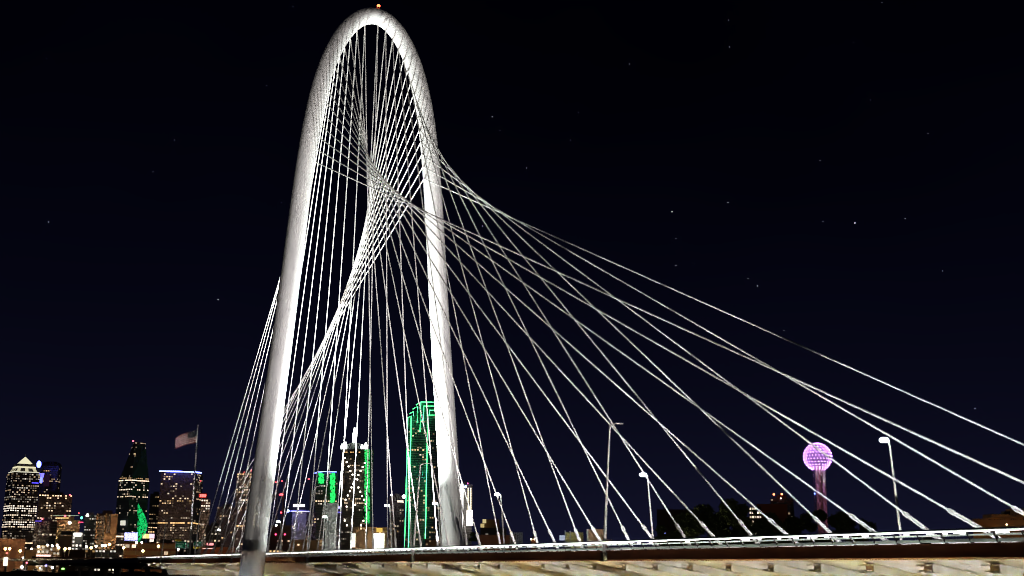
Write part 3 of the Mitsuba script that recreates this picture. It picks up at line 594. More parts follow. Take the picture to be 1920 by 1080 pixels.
for x, y, r_ in ((734.5, 928, 2.2), (757, 931, 3.4)): lampball(k, x, y, 1870, r_, (9, 9, 9), 'roof_lamp')
panel(k, 745, 938, 756, 942, 1870, e=(1.6, 1.3, 1.0), name='lit_sign'); lampball(k, 769, 932.5, 1868, 1.2, (5, 5, 5), 'roof_lamp')


# green outlined stepped tower
D = 2100; S = D / FPX; c, w = site(765, 836, D, 860)
k = thing('green_outlined_tower', 'tallest tower, dark with a stepped top outlined in green light tubes', 'building')
def P4(a, b, c2, e): return local(c, [((a - 800.5) * S, 16), ((b - 800.5) * S, 2), ((c2 - 800.5) * S, 0), ((e - 800.5) * S, 18), ((e - 804) * S, 50), ((a - 797) * S, 50)])
tiers = [(P4(765, 771, 802, 836), GZ, zof(800, 779.5, D)), (P4(768.5, 775.5, 805, 832), zof(800, 779.5, D), zof(800, 770.5, D)), (P4(774, 783, 795, 826), zof(800, 770.5, D), zof(800, 762, D)), (P4(780, 788.5, 796, 820), zof(800, 762, D), zof(800, 754, D))]
m = MB(); low_ = P4(759.5, 766.5, 797.3, 831.5); m.prism(low_, GZ, tiers[0][2], tiers[0][0])
for po, z0, z1 in tiers[1:]: m.prism(po, z0, z1)
obj('body', m, 'glass_teal', k)
qs = faces(low_, GZ, tiers[0][2], tiers[0][0]); obj('floor_bands', ledges(qs, 4.2, .22, .3), 'stone_grey', k, kind='stuff')
obj('lit_windows', windows(qs, 4.2, 4.5, .12, (.2, 1.3), (.1, .6), {.22: (.45, 1.2, .2), .245: (.25, 1, .2)}, seed=77), 'emit_dark', k, emit=WIN, kind='stuff')
GT = (.30, 3.2, .95); Dn = D - 4
for pts in ([(764.5, 783.5), (771, 779.8), (770, 830), (767.2, 930), (765.8, 1030)], [(764.5, 783.5), (763.4, 840), (760.5, 960), (758.8, 1030)], [(836, 778.3), (801.8, 778.3), (801, 830), (799, 930), (797.5, 1010)], [(768, 775.8), (775.5, 771.6), (775.3, 780)], [(774, 767), (783.2, 762), (782.2, 792)],
            [(780, 759.3), (789, 753.6), (787.3, 810)], [(789, 753.6), (822, 754.8)], [(794, 788), (794.7, 761.3), (826, 762)], [(805.2, 777), (805.4, 769.3), (832, 770)]):
    bar(k, pts, Dn if pts[0][0] != 764.5 or len(pts) == 5 else D + 10, .95, GT, 'light_tube', 5)
for (x, y, I) in ((790, 780, 2200), (790, 890, 1000)): point(U(x, y, D - 12), I, (.03, 1, .35), 3)
k, po, z1, qs = tower('low_tan_podium', 'low tan block at the foot of the green outlined tower beside the far arch leg', 797, 832, 1012, 1700, 'stone_tan', ledge=None, lit=.2, hue=(.1, .5), roof=False)

# ------------------------------------------------------------------ right of the arch
k, po, z1, qs = tower('white_column_tower', 'slim grey tower edged with brilliant white light columns right of the far leg', 863, 885, 908, 1800, 'stone_grey', ledge='panel_mid', lit=.04, fh=3.6, roof=True)
panel(k, 863.5, 907, 868, 990, 1788, e=(1.9, 1.85, 1.8), name='light_column'); panel(k, 875, 956.5, 886, 986, 1780, e=(2.6, 2.4, 2.2), name='lit_screen')
m = MB(); [m.box(U(x, y, 1785), 1.0, .5, .9, np.array([RH, AW, [0, 0, 1.0]])) for y in np.arange(916, 956, 3.2) for x in (878, 882.5)]; obj('edge_lights', m, 'emit_dark', k, emit=(1.9, 1.6, 1.1), kind='stuff')
lampball(k, 873, 912.5, 1780, 2.6, (1.8, 2.8, 12), 'blue_lamp'); lampball(k, 877, 906.5, 1785, 1.3, (3, .3, 1.2), 'red_lamp')
k, po, z1, qs = tower('brick_depot', 'long dark red brick building behind the railing right of the far leg', 896, 968, 1003, 700, 'brick_red', ledge=None, lit=.05, d=25, roof=False, fh=3.5)
m = MB(); [m.box(U(x, 1012, 697), .35, .5, 4.2, np.array([RH, AW, [0, 0, 1.0]])) for x in np.arange(957, 979, 3.6)]; obj('column', m, 'stone_pale', k, kind='stuff')

k, po, z1, qs = tower('stepped_brown_block', 'stepped brownish block with two lit corner boxes above the brick building', 905, 936, 974, 1300, 'stone_tan', ledge=None, lit=.05, roof=False)
panel(k, 905, 973.5, 911.5, 981, 1292, e=(.62, .50, .24), name='lit_box'); panel(k, 901, 982, 908, 989, 1290, e=(.55, .42, .18), name='lit_box')
k, po, z1, qs = tower('grey_flat_block', 'flat grey block between the brick building and the stepped brown block', 900, 950, 990, 1200, 'panel_mid', ledge=None, lit=.04, roof=False)
k = thing('domed_pavilion', 'small domed pavilion with two round lamps behind the railing', 'pavilion'); D = 520; S = D / FPX
c = U(1000, 1030, D)[:2]; zt = zof(1000, 1011, D); m = MB(); m.prism(local(c, [(math.cos(a) * 5 * S, math.sin(a) * 5 * S) for a in np.arange(8) * math.pi / 4]), GZ, zt); obj('drum', m, 'brick_red', k)
m = MB(); m.sphere([c[0], c[1], zt], 4.6 * S, 2, (1, 1, 1.1)); m.tube([[c[0], c[1], zt + 4 * S], [c[0], c[1], zt + 10 * S]], [.12, .05], 5); obj('dome', m, 'block_brown', k)
for x in (996, 1002.5): lampball(k, x, 1011, D - 2.5, 1.8, (5, 4.2, 2.6), 'lamp')
# low lit warehouse
D = 470
k, po, z1, qs = tower('yellow_walled_store', 'low yellow lit store with pale parapet posts behind the railing', 1060, 1094, 998, D, 'stucco_yellow', ledge=None, lit=0, roof=False, d=14, cat='store')
for x in (1060, 1069): panel(k, x - .9, 995, x + 1.1, 1020, D - .6, mat='stone_pale', name='post')
m = MB()
for i in range(7): m.box(U(1077, 1000.5 + i * 2.6, D - .15), 3.6, .06, .03, np.array([RH, AW, [0, 0, 1.0]]))
obj('cladding_seams', m, 'panel_mid', k, kind='stuff')
b_ = U(1098, 1048, D - 24); spot([b_[0], b_[1], GZ + 3], U(1098, 1003, D), 3000, 80, 70, (1, .90, .62), 3, 'facade_beam')
k, po, z1, qs = tower('pink_brick_store', 'plain pinkish brick box building right of the yellow store', 1102, 1138, 992, D + 3, 'brick_pink', ledge=None, lit=0, roof=False, d=14, cat='store')
panel(k, 1100, 992, 1103.2, 1020, D + 1, mat='stone_pale', name='corner_trim'); panel(k, 1138, 1012, 1146, 1018, D + 3, mat='brick_pink', name='low_wing', t=3)

k = thing('pale_blue_sign', 'pale blue glowing sign board left of the yellow store', 'sign'); panel(k, 1049, 1003.5, 1059, 1013, D, e=(.34, .40, .52), name='face'); panel(k, 1053.5, 1013, 1055, 1040, D + .2, mat='panel_dark', name='post')
k, po, z1, qs = tower('dark_brown_block', 'dark brown windowless block left of the big trees', 1232, 1300, 955, 800, 'block_brown', ledge=None, lit=0, roof=False, d=30)
for x in (1236.5, 1241.5, 1247): panel(k, x - 1, 996.5, x + .9, 1000.2, 780, e=(.7, .9, 4.5), name='blue_sign_light')
for x in (1241, 1247, 1252): lampball(k, x, 1011, 640, .9, (4, 3.6, 2.6), 'lamp')
k, po, z1, qs = tower('lit_window_block', 'narrow block with bright window patches glimpsed between the trees', 1406, 1429, 950, 900, 'block_brown', ledge='block_brown', lit=.75, hue=(.4, .8), br=(.5, 2.2), fh=3, cw=1.8, roof=False, d=10)
k, po, z1, qs = tower('dull_brown_block', 'dull brown block behind the trees left of the globe tower', 1420, 1478, 945, 1100, 'brick_red', ledge=None, lit=.02, roof=False, hue=(0, .2), d=20)
k, po, z1, qs = tower('twin_beacon_tower', 'dark tower with two red beacons left of the globe tower', 1446, 1490, 934, 1500, 'glass_dark', lit=.09, hue=(.3, .8), br=(.2, 1.6))
for x, y in ((1451, 927), (1466, 926.5)):
    lampball(k, x, y, 1495, 2.0, (8, 1.2, .5), 'beacon'); m = MB(); m.tube([U(x, 936, 1495), U(x, 928, 1495)], .5, 5); obj('mast', m, 'panel_dark', k)
lampball(k, 1464, 934.5, 1490, 1.2, (4, 4, 4), 'lamp')

# globe tower
D = 1715; S = D / FPX; k = thing('globe_tower', 'observation tower with a globe covered in pink white bulbs and a violet lit shaft', 'tower')
C = U(1533, 857, D); R = 26.0 * S
m = MB(); m.tube([[*(C[:2]), C[2] - 7], [*(C[:2]), C[2] + 5]], [R * .75, R * .75], 24); m.tube([[*(C[:2]), C[2] - 12], [*(C[:2]), C[2] - 7]], [R * .4, R * .75], 24); obj('decks', m, 'panel_dark', k)
m = MB()
W_ = trimesh.creation.icosphere(subdivisions=2, radius=R)
for a, b in W_.edges_unique:
    if max(W_.vertices[a][2], W_.vertices[b][2]) > -R * .80: m.tube([W_.vertices[a] + C, W_.vertices[b] + C], .22, 4)
obj('lattice', m, 'pole_grey', k)
point(C, 700, (.6, .2, 1.0), 2)
m = MB(); r = random.Random(2)
nrow = 12
for i in range(nrow):
    la = math.radians(-62 + i * (62 + 82) / (nrow - 1)); nn_ = max(5, int(round(27 * math.cos(la))))
    for j in range(nn_):
        lo = 2 * math.pi * (j + .5 * (i % 2)) / nn_; d_ = np.array([math.cos(la) * math.cos(lo), math.cos(la) * math.sin(lo), math.sin(la)])
        m.sphere(C + d_ * R * 1.02, .78, 1)
obj('bulbs', m, 'emit_dark', k, emit=(5.5, 2.2, 8.5), kind='stuff')
bz = zof(1540, 960, D)
cs = U(1538.5, 900, D)[:2]
for x, rr_ in ((-6.3, 3.7), (6.5, 3.7), (0.3, 3.1)):
    p_ = cs + RH[:2] * x * S + AW[:2] * (4 if x == .3 else 0); m = MB(); m.tube([[*p_, GZ], [*p_, C[2] - 8]], [rr_ * S, rr_ * S], 16); obj('shaft', m, 'concrete_warm', k, smooth=40)
m = MB(); n_ = 14
for i in range(n_): z_ = bz + (C[2] - 18 - bz) * i / n_; m.box([*(cs + AW[:2] * 1), z_], 10.0 * S, 2.2, .35, np.array([RH, AW, [0, 0, 1.0]]))
obj('shaft_rings', m, 'concrete_warm', k, kind='stuff')
p_ = cs + RH[:2] * -13.2 * S; m = MB(); m.tube([[*p_, GZ], [*p_, C[2] - 8]], [.7, .7], 6); obj('thin_column', m, 'panel_dark', k)
lampball(k, 1527.5, 925.5, D - 12, 1.5, (.8, 1.6, 7), 'blue_lamp')
for x in (0,): point([*(cs - AW[:2] * 16 + RH[:2] * x), C[2] - 19], 6500, (.55, .22, 1.0), 3)
b_ = U(1540, 1000, D - 60); point([b_[0], b_[1], zof(1540, 975, D)], 900, (1, .35, .45), 2)

k, po, z1, qs = tower('orange_lit_terraces', 'low stepped building glowing dull orange at the far right edge', 1824, 1960, 972, 560, 'stone_tan', ledge=None, lit=0, roof=False, d=14, cat='building')
for (a, b, y0, y1, dd) in ((1850, 1960, 964.5, 972, 560), (1893, 1960, 954, 965, 562)): panel(k, a, y0, b, y1, dd, mat='stone_tan', name='upper_floor', t=5)
for (a, b, y) in ((1824, 1960, 973.5), (1846, 1960, 965)): panel(k, a, y, b, y + 1.3, 553, mat='block_brown', name='parapet', t=.4)
panel(k, 1880, 959, 1891, 964.5, 556, mat='black_metal', name='roof_unit', t=2)
lampball(k, 1887.5, 983.5, 545, 1.5, (8, 6, 3), 'lamp')
b_ = U(1893, 1000, 535); spot([b_[0], b_[1], -9], U(1893, 968, 560), 420, 80, 66, (1, .42, .06), 3, 'facade_beam')

# ------------------------------------------------------------------ trees
def tree(px, ytop, depth, wpx, label, seed, mat='leaf_dark', n=6500):
    r = np.random.default_rng(seed); k = thing('tree', label, 'tree', 'dark trees beyond the bridge'); S = depth / FPX
    c = U(px, 1040, depth)[:2]; zt = zof(px, ytop, depth); hgt = zt - GZ; cr = wpx * S / 2
    m = MB(); m.tube([[*c, GZ], [c[0] + .2, c[1], GZ + hgt * .35], [c[0], c[1] + .3, GZ + hgt * .6]], [.5, .38, .2], 8)
    for i in range(6):
        a = r.uniform(0, 6.28); m.tube([[*c, GZ + hgt * (.3 + .05 * i)], [c[0] + math.cos(a) * cr * .6, c[1] + math.sin(a) * cr * .6, GZ + hgt * r.uniform(.55, .8)]], [.22, .07], 6)
    obj('trunk', m, 'bark', k)
    nb = 12; bl = np.c_[r.uniform(-.7, .7, nb) * cr, r.uniform(-.7, .7, nb) * cr, r.uniform(.35, .88, nb) * hgt]; br_ = r.uniform(.28, .5, nb) * cr
    bl[0] = [0, 0, hgt - br_[0] * .9]
    bl[:, 2] = np.minimum(bl[:, 2], hgt - br_ * .8 - np.hypot(bl[:, 0], bl[:, 1]) * .35)
    w_ = br_ ** 2 / (br_ ** 2).sum(); pick = r.choice(nb, n, p=w_); d_ = r.normal(size=(n, 3)); d_ /= np.linalg.norm(d_, axis=1, keepdims=True)
    p_ = bl[pick] + d_ * (br_[pick] * r.uniform(.35, 1.0, n) ** .5 * (1 + .35 * r.random(n) ** 4))[:, None] * [1, 1, .85] + [*c, GZ]
    a = r.normal(size=(n, 3)); a /= np.linalg.norm(a, axis=1, keepdims=True); b = np.cross(a, r.normal(size=(n, 3))); b /= np.linalg.norm(b, axis=1, keepdims=True)
    s_ = r.uniform(.3, .75, n)[:, None] * max(.7, cr / 7)
    v = np.stack([p_ - a * s_, p_ + b * s_ * .6, p_ + a * s_, p_ - b * s_ * .6], 1).reshape(-1, 3); f = np.arange(4 * n).reshape(-1, 4)
    mm = MB(); mm.add(v, f); obj('crown', mm, mat, k)
for i, (x, y, dp, w, lb) in enumerate(((1278, 962, 430, 70, 'dark round tree in front of the dark brown block'), (1322, 945, 450, 76, 'tall dark tree, left of the two highest tree crowns'), (1370, 936, 470, 84, 'tallest dark tree behind the right part of the deck'), (1418, 957, 520, 20, 'narrow dark tree in front of the bright window patches'), (1447, 962, 500, 62, 'dark tree just right of the bright window patches'), (1490, 967, 520, 66, 'dark tree between the twin beacon tower and the globe tower'),
                                       (1540, 956, 540, 66, 'dark tree at the foot of the globe tower'), (1583, 958, 520, 60, 'dark tree just right of the globe tower foot'), (1300, 955, 470, 70, 'dark tree between the dark brown block and the tallest crowns'), (1396, 945, 480, 60, 'dark tree leaning on the right side of the tallest crown'), (1515, 962, 530, 50, 'dark tree just left of the globe tower foot'), (1622, 973, 500, 56, 'last low dark tree right of the globe tower'), (886, 998, 640, 22, 'small tree right of the far arch leg'), (1240, 985, 420, 40, 'low dark bush like tree under the blue sign lights'))):
    tree(x, y, dp, w, lb, 40 + i, 'leaf_mid' if x < 1000 else 'leaf_dark')

# ------------------------------------------------------------------ flag
D = 560; S = D / FPX; k = thing('flagpole', 'tall grey flagpole carrying the striped flag left of the near arch leg', 'flagpole')
pt, pb = U(371, 799, D), U(366, 1040, D); pb = np.array([pt[0], pt[1], GZ])
m = MB(); m.tube([pb, pb * .5 + pt * .5, pt], [.58, .48, .28], 14); obj('pole', m, 'pole_grey', k, smooth=40)
m = MB(); m.sphere(pt + [0, 0, .3], .45, 2); obj('finial', m, 'pole_grey', k)
fk = thing('flag', 'red and white striped flag with dark blue corner waving from the pole', 'flag')
ft = U(369.5, 805, D); fb_ = U(369.2, 829.5, D); Hh = ft[2] - fb_[2]; Lg = 42 * S
def fpt(u, v):  # u along the fly, v down the hoist
    sag = .38 * Lg * u ** 1.1; sh = 1 - .12 * u
    wv = math.sin(u * 7.5 + v * 1.3) * .55 * u ** .5
    return np.array([pt[0], pt[1], ft[2]]) - RH * (.35 + u * Lg * .97) + AW * wv * 1.4 - np.array([0, 0, 1.0]) * (v * Hh * sh + sag + .25 * math.sin(u * 6 + 1) * u)
def fpiece(u0, u1, v0, v1, n):
    mm = MB(); g_ = []
    for o in (0, .03):
        for i in range(n + 1):
            for v in (v0, v1): g_.append(fpt(u0 + (u1 - u0) * i / n, v) + AW * o)
    o2 = 2 * (n + 1); f = []
    for i in range(n): a = 2 * i; f += [[a, a + 1, a + 3, a + 2], [a + o2, a + 2 + o2, a + 3 + o2, a + 1 + o2], [a, a + 2, a + 2 + o2, a + o2], [a + 1, a + 1 + o2, a + 3 + o2, a + 3]]
    return mm.add(g_, f)
for i in range(13): obj('stripe', fpiece(.40 if i < 7 else 0, 1, i / 13 + .001, (i + 1) / 13, 18), 'flag_red' if i % 2 == 0 else 'flag_white', fk)
obj('canton', fpiece(0, .40, 0, 7 / 13, 10), 'flag_blue', fk)
m = MB(); r = random.Random(1)
for i in range(9):
    for j in range(6 if i % 2 == 0 else 5): p_ = fpt(.40 * (j + (.5 if i % 2 == 0 else 1)) / 6, 7 / 13 * (i + .5) / 9); m.box(p_ - AW * .03, .10, .02, .10, np.array([RH, AW, [0, 0, 1.0]]))
obj('star', m, 'flag_white', fk, kind='stuff')
p_ = pb - AW * 26 - RH * 8; spot([p_[0], p_[1], GZ + .5], fpt(.2, .8), 26000, 26, 20, (1, .88, .8), 5, 'flag_beam')

# ------------------------------------------------------------------ low ground scene at the left
m = MB(); n_ = 60; v = []
r_ = np.random.default_rng(5)
for i in range(n_ + 1):
    c = U(-300 + i * 720 / n_, 1075, 620); hz = zof(100, 1071.5, 620) + .5 * math.sin(i * .7) + r_.uniform(-.25, .25)
    for (o, z) in ((-40, GZ - .3), (-8, hz - .6), (0, hz), (8, hz - .5), (45, GZ - .3)): v.append([c[0] + AW[0] * o, c[1] + AW[1] * o, z])
f = [[i * 5 + j, (i + 1) * 5 + j, (i + 1) * 5 + j + 1, i * 5 + j + 1] for i in range(n_) for j in range(4)]
m.add(v, f); k = obj('levee', m, 'ground_grass', smooth=True); tag(k, 'dark grassy levee bank along the bottom left', kind='structure')

def ramp(label, pts, depth, thick, mat, piers):
    k = thing('road_ramp', label, 'road ramp'); S = depth / FPX; P_ = [U(x, y, depth) for x, y in pts]
    m = MB()
    for a, b in zip(P_[:-1], P_[1:]): m.hexa([q_ + AW * o + np.array([0, 0, z]) for q_ in (a, b) for o in (0, 9) for z in (-thick * S, -thick * S * .35)])
    obj('deck', m, 'road_grey', k); m = MB()
    for a, b in zip(P_[:-1], P_[1:]): m.hexa([q_ + AW * o + np.array([0, 0, z]) for q_ in (a, b) for o in (-.25, .05) for z in (-thick * S * .8, 0)])
    obj('barrier', m, mat, k)
    for x, y in piers: c = U(x, y, depth) + AW * 4.5; m = MB(); m.tube([[c[0], c[1], GZ], [c[0], c[1], c[2] - thick * S * .6]], [1.0, 1.0], 10); obj('pier', m, 'panel_mid', k)
    return k
for x in (50, 165): point(U(x, 1034, 732), 2600, (1, .8, .55), 3, 'street_glow')
ramp('pale sided elevated road ramp running across the lower left edge', [(-60, 1045), (40, 1047.5), (110, 1048.5), (215, 1051)], 760, 4.2, 'barrier_pale', [(-20, 1050), (45, 1050), (97, 1051), (140, 1051), (190, 1053)])
ramp('dark elevated road ramp behind the pale sided one', [(60, 1043), (150, 1045), (215, 1047), (300, 1046)], 900, 3.2, 'block_brown', [(100, 1046), (170, 1048), (240, 1048)])

def low(label, p0, p1, y, depth, mat, lit=.3, **kw): return tower('low_building', label, p0, p1, y, depth, mat, roof=False, lit=lit, fh=kw.pop('fh', 3.4), cw=kw.pop('cw', 3.2), **kw)[0]
low('low tan brick building with dark square windows at the left edge', -20, 46, 1010, 1000, 'brick_pink', .06, ledge='brick_pink', vert=3.2, hue=(0, .4))
low('small orange lit box building near the left edge', 47, 68, 1031, 950, 'stone_tan', 0, ledge=None)
low('low white building with every window brightly lit near the left edge', 68, 92, 1022, 980, 'stone_pale', .85, hue=(.7, 1), br=(.6, 2.2), ledge='stone_pale')
k = low('low block with cool white windows right of the fully lit building', 92, 112, 1026, 980, 'panel_mid', .6, hue=(.8, 1), br=(.3, 1.6)); panel(k, 66, 1040, 94, 1045, 960, e=(2.2, 1.3, 1.1), name='lit_canopy')
low('long glass hall lit pale green white at the foot of the tan slab', 177, 218, 1030, 1100, 'stone_pale', .9, hue=(.8, 1), br=(.6, 1.3), ledge='stone_grey', rows={.5: (.9, 1.6, .7)})
low('dark low building below the white lit block', 117, 160, 1030, 1050, 'block_brown', .15, ledge=None)
low('low mixed lit building below the slim dark block', 158, 178, 1030, 1040, 'panel_dark', .5, hue=(0, .9), br=(.3, 1.8))
k = low('long low brick garage glowing orange under street lamps', 232, 330, 1018, 1000, 'stone_tan', .22, hue=(0, .5), br=(.4, 2.0), ledge='brick_red', fh=5, cw=5)
k2 = low('red brick low building behind the cable feet right of the flagpole', 376, 440, 1026, 1000, 'brick_red', .06, ledge=None, hue=(0, .4))
panel(k2, 388, 1018, 400, 1022.5, 990, e=(1.8, .5, .5), name='red_sign'); panel(k2, 380, 1027.5, 400, 1028.7, 990, e=(1.6, 1.3, 1.2), name='lit_canopy')
low('dark low building under the blue topped block', 298, 372, 1012, 1300, 'panel_dark', .3, hue=(.2, .9), br=(.3, 1.4))
k = thing('blue_white_screen', 'glittering blue white light wall at the foot of the faceted glass tower', 'light wall'); D = 1350
panel(k, 233, 998, 259, 1013, D + 1, mat='panel_dark', name='frame', t=.5); m = MB(); r = random.Random(8)
for i in range(420): m.box(U(r.uniform(233.5, 258.5), r.uniform(998.5, 1013), D), .35, .1, .35, np.array([RH, AW, [0, 0, 1.0]]))
obj('diodes', m, 'emit_dark', k, emit=(1.1, 1.1, 2.4), kind='stuff')
k = thing('colour_screen', 'bright screen in yellow, cream and pink right of the green light cluster', 'screen')
for a, b, e in ((268, 273.5, (1.3, 1.0, .5)), (273.5, 280, (1.2, .9, .3)), (280, 289, (1.4, .9, 1.1))): panel(k, a, 1001, b, 1009.5, D, e=e, name='screen_panel')
panel(k, 281, 1011, 288, 1016, D, e=(1.2, 1.0, .9), name='screen_panel')
panel(k, 277, 1009.5, 279, 1030, D + .5, mat='panel_dark', name='post')
def road_sign(label, p0, y0, p1, y1, tab, depth=640):
    k = thing('road_sign', label, 'road sign'); panel(k, p0, y0, p1, y1, depth, mat='sign_green', name='board', t=.08)
    S = depth / FPX; w = p1 - p0
    for (a, b, y) in ((.12, .8, .3), (.2, .62, .55), (.12, .7, .8)): panel(k, p0 + w * a, y0 + (y1 - y0) * y - .7, p0 + w * b, y0 + (y1 - y0) * y + .7, depth - .12, mat='sign_white', name='legend', t=.02)
    m = MB()
    for (a, b, c_, d_) in ((p0, y0, p1, y0 + .5), (p0, y1 - .5, p1, y1), (p0, y0, p0 + .5, y1), (p1 - .5, y0, p1, y1)):
        q1, q2_ = U(a, b, depth - .11), U(c_, d_, depth - .11); m.box((q1 + q2_) / 2, np.linalg.norm((q2_ - q1)[:2]) / 2, .02, abs(q1[2] - q2_[2]) / 2, np.array([RH, AW, [0, 0, 1.0]]))
    obj('border', m, 'sign_white', k)
    if tab: panel(k, tab[0], tab[1], tab[2], tab[3], depth, mat='sign_yellow', name='yellow_tab', t=.08)
    for x in (p0 + w * .2, p1 - w * .2): a, b = U(x, y1, depth + .3), U(x, y1, depth + .3); b = np.array([a[0], a[1], GZ]); m = MB(); m.tube([b, a + [0, 0, 3]], .14, 6); obj('post', m, 'pole_grey', k)
    if tab and p0 < 340: c_ = U(356, 1032, depth - 22); spot(c_, U(356, 1021, depth), 900, 70, 60, (1, 1, .95), 2, 'sign_beam')
road_sign('green highway sign with a yellow tab on top left of the flagpole', 329, 1015, 349, 1028.5, (329, 1011, 340, 1015))
road_sign('small green highway sign just left of the flagpole', 350.5, 1018, 357, 1028.5, None)
road_sign('green highway sign with a yellow tab below right of the flagpole', 363, 1015.5, 380, 1024.5, (362, 1024.5, 377, 1029.5))

def ground_lamp(px, py, depth, ybase, e, label, rpx=1.7, glow=None, col=(1, .6, .25)):
    k = thing('road_lamp', label, 'street lamp', 'street lamps among the low city buildings')
    h = U(px, py, depth); b = U(px, ybase, depth); m = MB(); m.tube([[h[0], h[1], max(GZ, b[2])], [h[0], h[1], h[2]]], [.16, .1], 6); obj('pole', m, 'pole_grey', k)
    lampball(k, px, py, depth - .3, rpx, e, 'bulb')
    if glow: point(h - AW * 1.6, glow, col, 3)
LL = ('lamp at the far left edge before the low tan brick building', 'lamp just right of the leftmost orange one before the tan brick building', 'lamp before the right end of the low tan brick building', 'lamp above the small orange lit box building', 'lamp over the left part of the fully lit white building', 'round lamp over the right part of the fully lit white building', 'lamp over the cool white windowed block', 'lamp at the right edge of the cool white windowed block',
      'lamp between the cool white windowed block and the tan lit block', 'left lamp of the pair under the tan lit block', 'right lamp of the pair under the tan lit block', 'lamp at the foot of the slim dark block', 'lamp glowing left of the glass hall', 'leftmost lamp over the glass hall', 'middle lamp over the glass hall', 'lamp close right of the middle one over the glass hall', 'lamp over the right end of the glass hall', 'lamp at the left end of the orange garage', 'lamp over the right part of the orange garage',
      'lamp left of the foot of the green light cluster', 'lamp right of the foot of the green light cluster', 'lamp low at the left end of the bridge viaduct', 'lamp in front of the middle of the orange garage', 'lamp low under the green highway sign left of the flagpole')
OR, WH = (14, 7.5, 2.2), (12, 12, 10.5)
for i, (x, y, d_, yb, e, g_) in enumerate(((10, 1029, 962, 1044, OR, None), (18, 1029, 962, 1044, OR, None), (38, 1033, 962, 1046, OR, 2600), (59, 1029.5, 962, 1046, WH, None), (72, 1025, 962, 1046, OR, None), (89, 1022, 962, 1046, WH, None), (98, 1023.5, 962, 1046, WH, None), (107, 1022, 962, 1046, WH, None), (110, 1027, 962, 1046, OR, 1800), (122, 1029, 962, 1045, OR, None), (130, 1028.5, 962, 1045, OR, None), (162, 1025, 962, 1045, WH, None), (171, 1027, 890, 1045, OR, None),
        (180, 1024, 962, 1045, WH, None), (192, 1023, 962, 1045, WH, None), (197.5, 1023, 962, 1045, WH, None), (205, 1020.5, 962, 1045, OR, None), (232, 1027, 968, 1046, OR, 7000), (297, 1024, 968, 1046, OR, 7000), (256, 1017, 950, 1040, WH, None), (266, 1017, 950, 1040, WH, None), (222, 1052, 720, 1060, (9, 6, 5), None), (268, 1033, 860, 1046, OR, None), (334, 1030, 860, 1046, WH, None))):
    ground_lamp(x, y, d_, yb, e, ('orange ' if e is OR else 'white ') + LL[i], 2.6 if e is OR else 2.1, g_)
for (x, y, r_, lb, e) in ((41, 1063, 2.6, 'large white floodlamp above the levee at the lower left', WH), (75, 1065, 1.8, 'small white floodlamp right of the large one above the levee', WH), (98, 1064, 2.4, 'second white floodlamp above the levee left of the green glow', WH), (50, 1055, 1.6, 'small red lamp above the levee', (6, .5, .7)), (13, 1037, 1.5, 'small red lamp at the left edge', (6, .4, .4)), (43, 1046, 1.8, 'pale lamp on the pale sided ramp', WH)):
    ground_lamp(x, y, 700, 1074, e, lb, r_)
k = thing('blue_lit_post', 'slim post glowing blue at its top above the levee', 'light post'); lampball(k, 86.5, 1060.5, 690, 1.3, (1.0, .9, 5), 'lamp', (1, 1, 1.7)); panel(k, 86, 1063, 87, 1074, 690, mat='stone_pale', name='post', t=.15)
k = thing('white_light_column', 'thick glowing white column at the lower left edge', 'light column'); panel(k, 8, 1045, 13, 1061, 700, e=(2.0, 1.95, 1.5), name='column', t=.6); panel(k, 9.5, 1061, 11.5, 1074, 700, mat='panel_mid', name='base', t=.4)
k = thing('pale_light_cone', 'pale green glowing cone left of the bridge end', 'light column'); m = MB(); m.tube([U(132, 1061, 700), U(132, 1057, 700), U(132, 1049, 700)], [.75, .7, .25], 8); obj('cone', m, 'emit_dark', k, emit=(.9, 1.0, .55))
k = thing('green_lit_bush', 'round bush glowing green under a lamp at the lower left', 'bush'); m = MB(); r = np.random.default_rng(3)
for i in range(500): d_ = r.normal(size=3); d_ /= np.linalg.norm(d_); a = r.normal(size=3) * .3; b = r.normal(size=3) * .3; p_ = U(118.5, 1068, 690) + d_ * [2.1, 2.1, 1.3] * r.uniform(.6, 1); m.add([p_, p_ + a, p_ + a + b, p_ + b], [[0, 1, 2, 3]])
obj('leaves', m, 'leaf_mid', k, kind='stuff'); lampball(k, 118, 1066.5, 687, 2.2, (.9, 2.4, .5), 'lamp', (1.4, 1.4, .8))
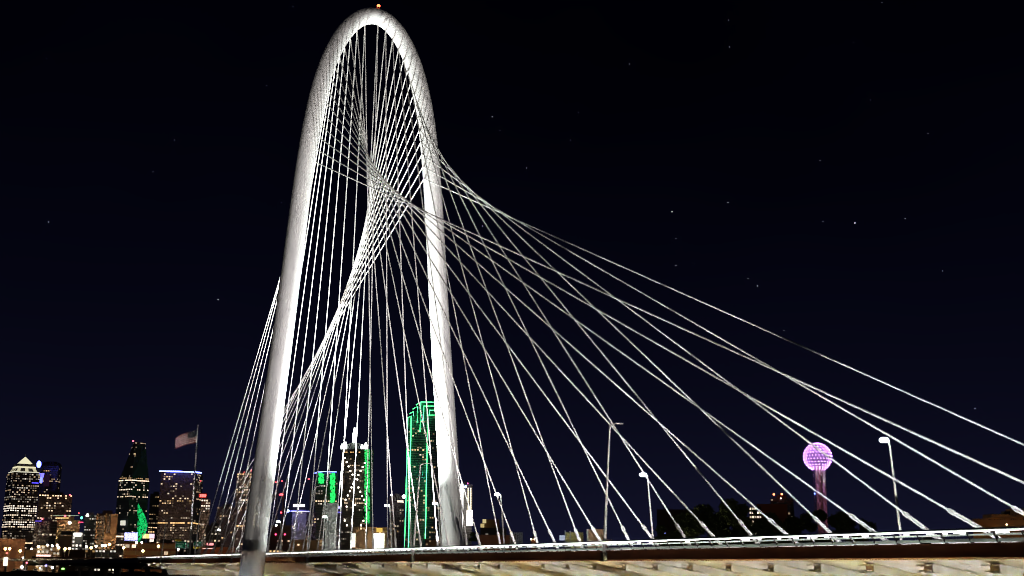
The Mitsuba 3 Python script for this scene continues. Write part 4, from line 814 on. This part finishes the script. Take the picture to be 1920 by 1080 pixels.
for i, (x, w_, lb) in enumerate(((27, 4, 'white van parked under the large floodlamp'), (34, 5, 'second white van right of the first one under the floodlamp'), (46, 4.5, 'white van right of the large floodlamp'), (66, 5, 'white van parked under the small floodlamp'))):
    k = thing('parked_van', lb, 'van', 'vans parked under the floodlamps'); c = U(x, 1070, 705); S = 705 / FPX; L = w_ * S / 2 * 1.3; ax = np.array([RH, AW, [0, 0, 1.0]])
    m = MB(); m.hexa([c + RH * a_ + AW * b_ + np.array([0, 0, z]) for a_ in (-L, L) for b_ in (-.9, .9) for z in (-.55, .2)]); m.hexa([c + RH * (L * a_) + AW * b_ + np.array([0, 0, .2 if lo else 1.1]) for a_, a2 in ((-.98, -.95), (.9, .55)) for b_ in (-.85, .85) for lo in (1, 0)]); obj('body', m, 'stone_pale', k)
    m = MB(); m.box(c + [0, 0, .65] - AW * .87, L * .5, .03, .22, ax); obj('window', m, 'black_metal', k)
    for a_ in (-.6, .6): m = MB(); m.tube([c + RH * L * a_ - AW * .95 + [0, 0, -.55], c + RH * L * a_ - AW * .7 + [0, 0, -.55]], .33, 10); obj('wheel', m, 'black_metal', k)


# ------------------------------------------------------------------ stars
STARS = ((549, 12, 1.0), (1654, 5, .5), (1366, 38, .5), (1368, 88, .4), (1600, 80, .6), (1632, 187, .4), (923, 219, .8), (1085, 211, 1.6), (1070, 263, .5), (937, 245, .3), (1538, 301, 1.0), (1260, 397, 1.3), (1365, 380, .9), (1268, 447, 1.1), (905, 424, 1.6), (1603, 418, 1.8), (1543, 415, .5), (1697, 410, .5), (1267, 498, 1.2), (1300, 494, .6), (1420, 536, 1.0), (1403, 522, .4), (409, 562, 1.2), (91, 416, 1.0), (528, 380, .7), (327, 263, .6), (500, 160, .4), (1767, 508, .4), (1828, 766, .8), (87, 110, .4), (987, 315, .4), (287, 322, .3), (1470, 620, .3), (1180, 120, .3), (1740, 250, .3))
ORD = ('first', 'second', 'third', 'fourth', 'fifth', 'sixth', 'seventh', 'eighth', 'ninth', 'tenth', 'eleventh', 'twelfth', 'thirteenth', 'fourteenth', 'fifteenth', 'sixteenth', 'seventeenth', 'eighteenth')
regions = (('left of the arch', lambda x: x < 700), ('just right of the arch', lambda x: 700 <= x < 1350), ('in the far right sky', lambda x: x >= 1350))
for rn, test in regions:
    for i, (x, y, b) in enumerate(sorted((q for q in STARS if test(q[0])), key=lambda q: q[1])):
        k = thing('star', f"{'bright' if b >= 1 else 'faint'} white star, {ORD[i]} from top {rn}", 'star', 'stars in the night sky')
        m = MB(); m.sphere(U(x, y, 24000), 7.5, 1); scene[k] = {**mikit.ply(m.mesh(), 'emit_dark'), 'emitter': {'type': 'area', 'radiance': {'type': 'rgb', 'value': [b * 1.6, b * 1.7, b * 1.8]}, 'sampling_weight': 0.02}}
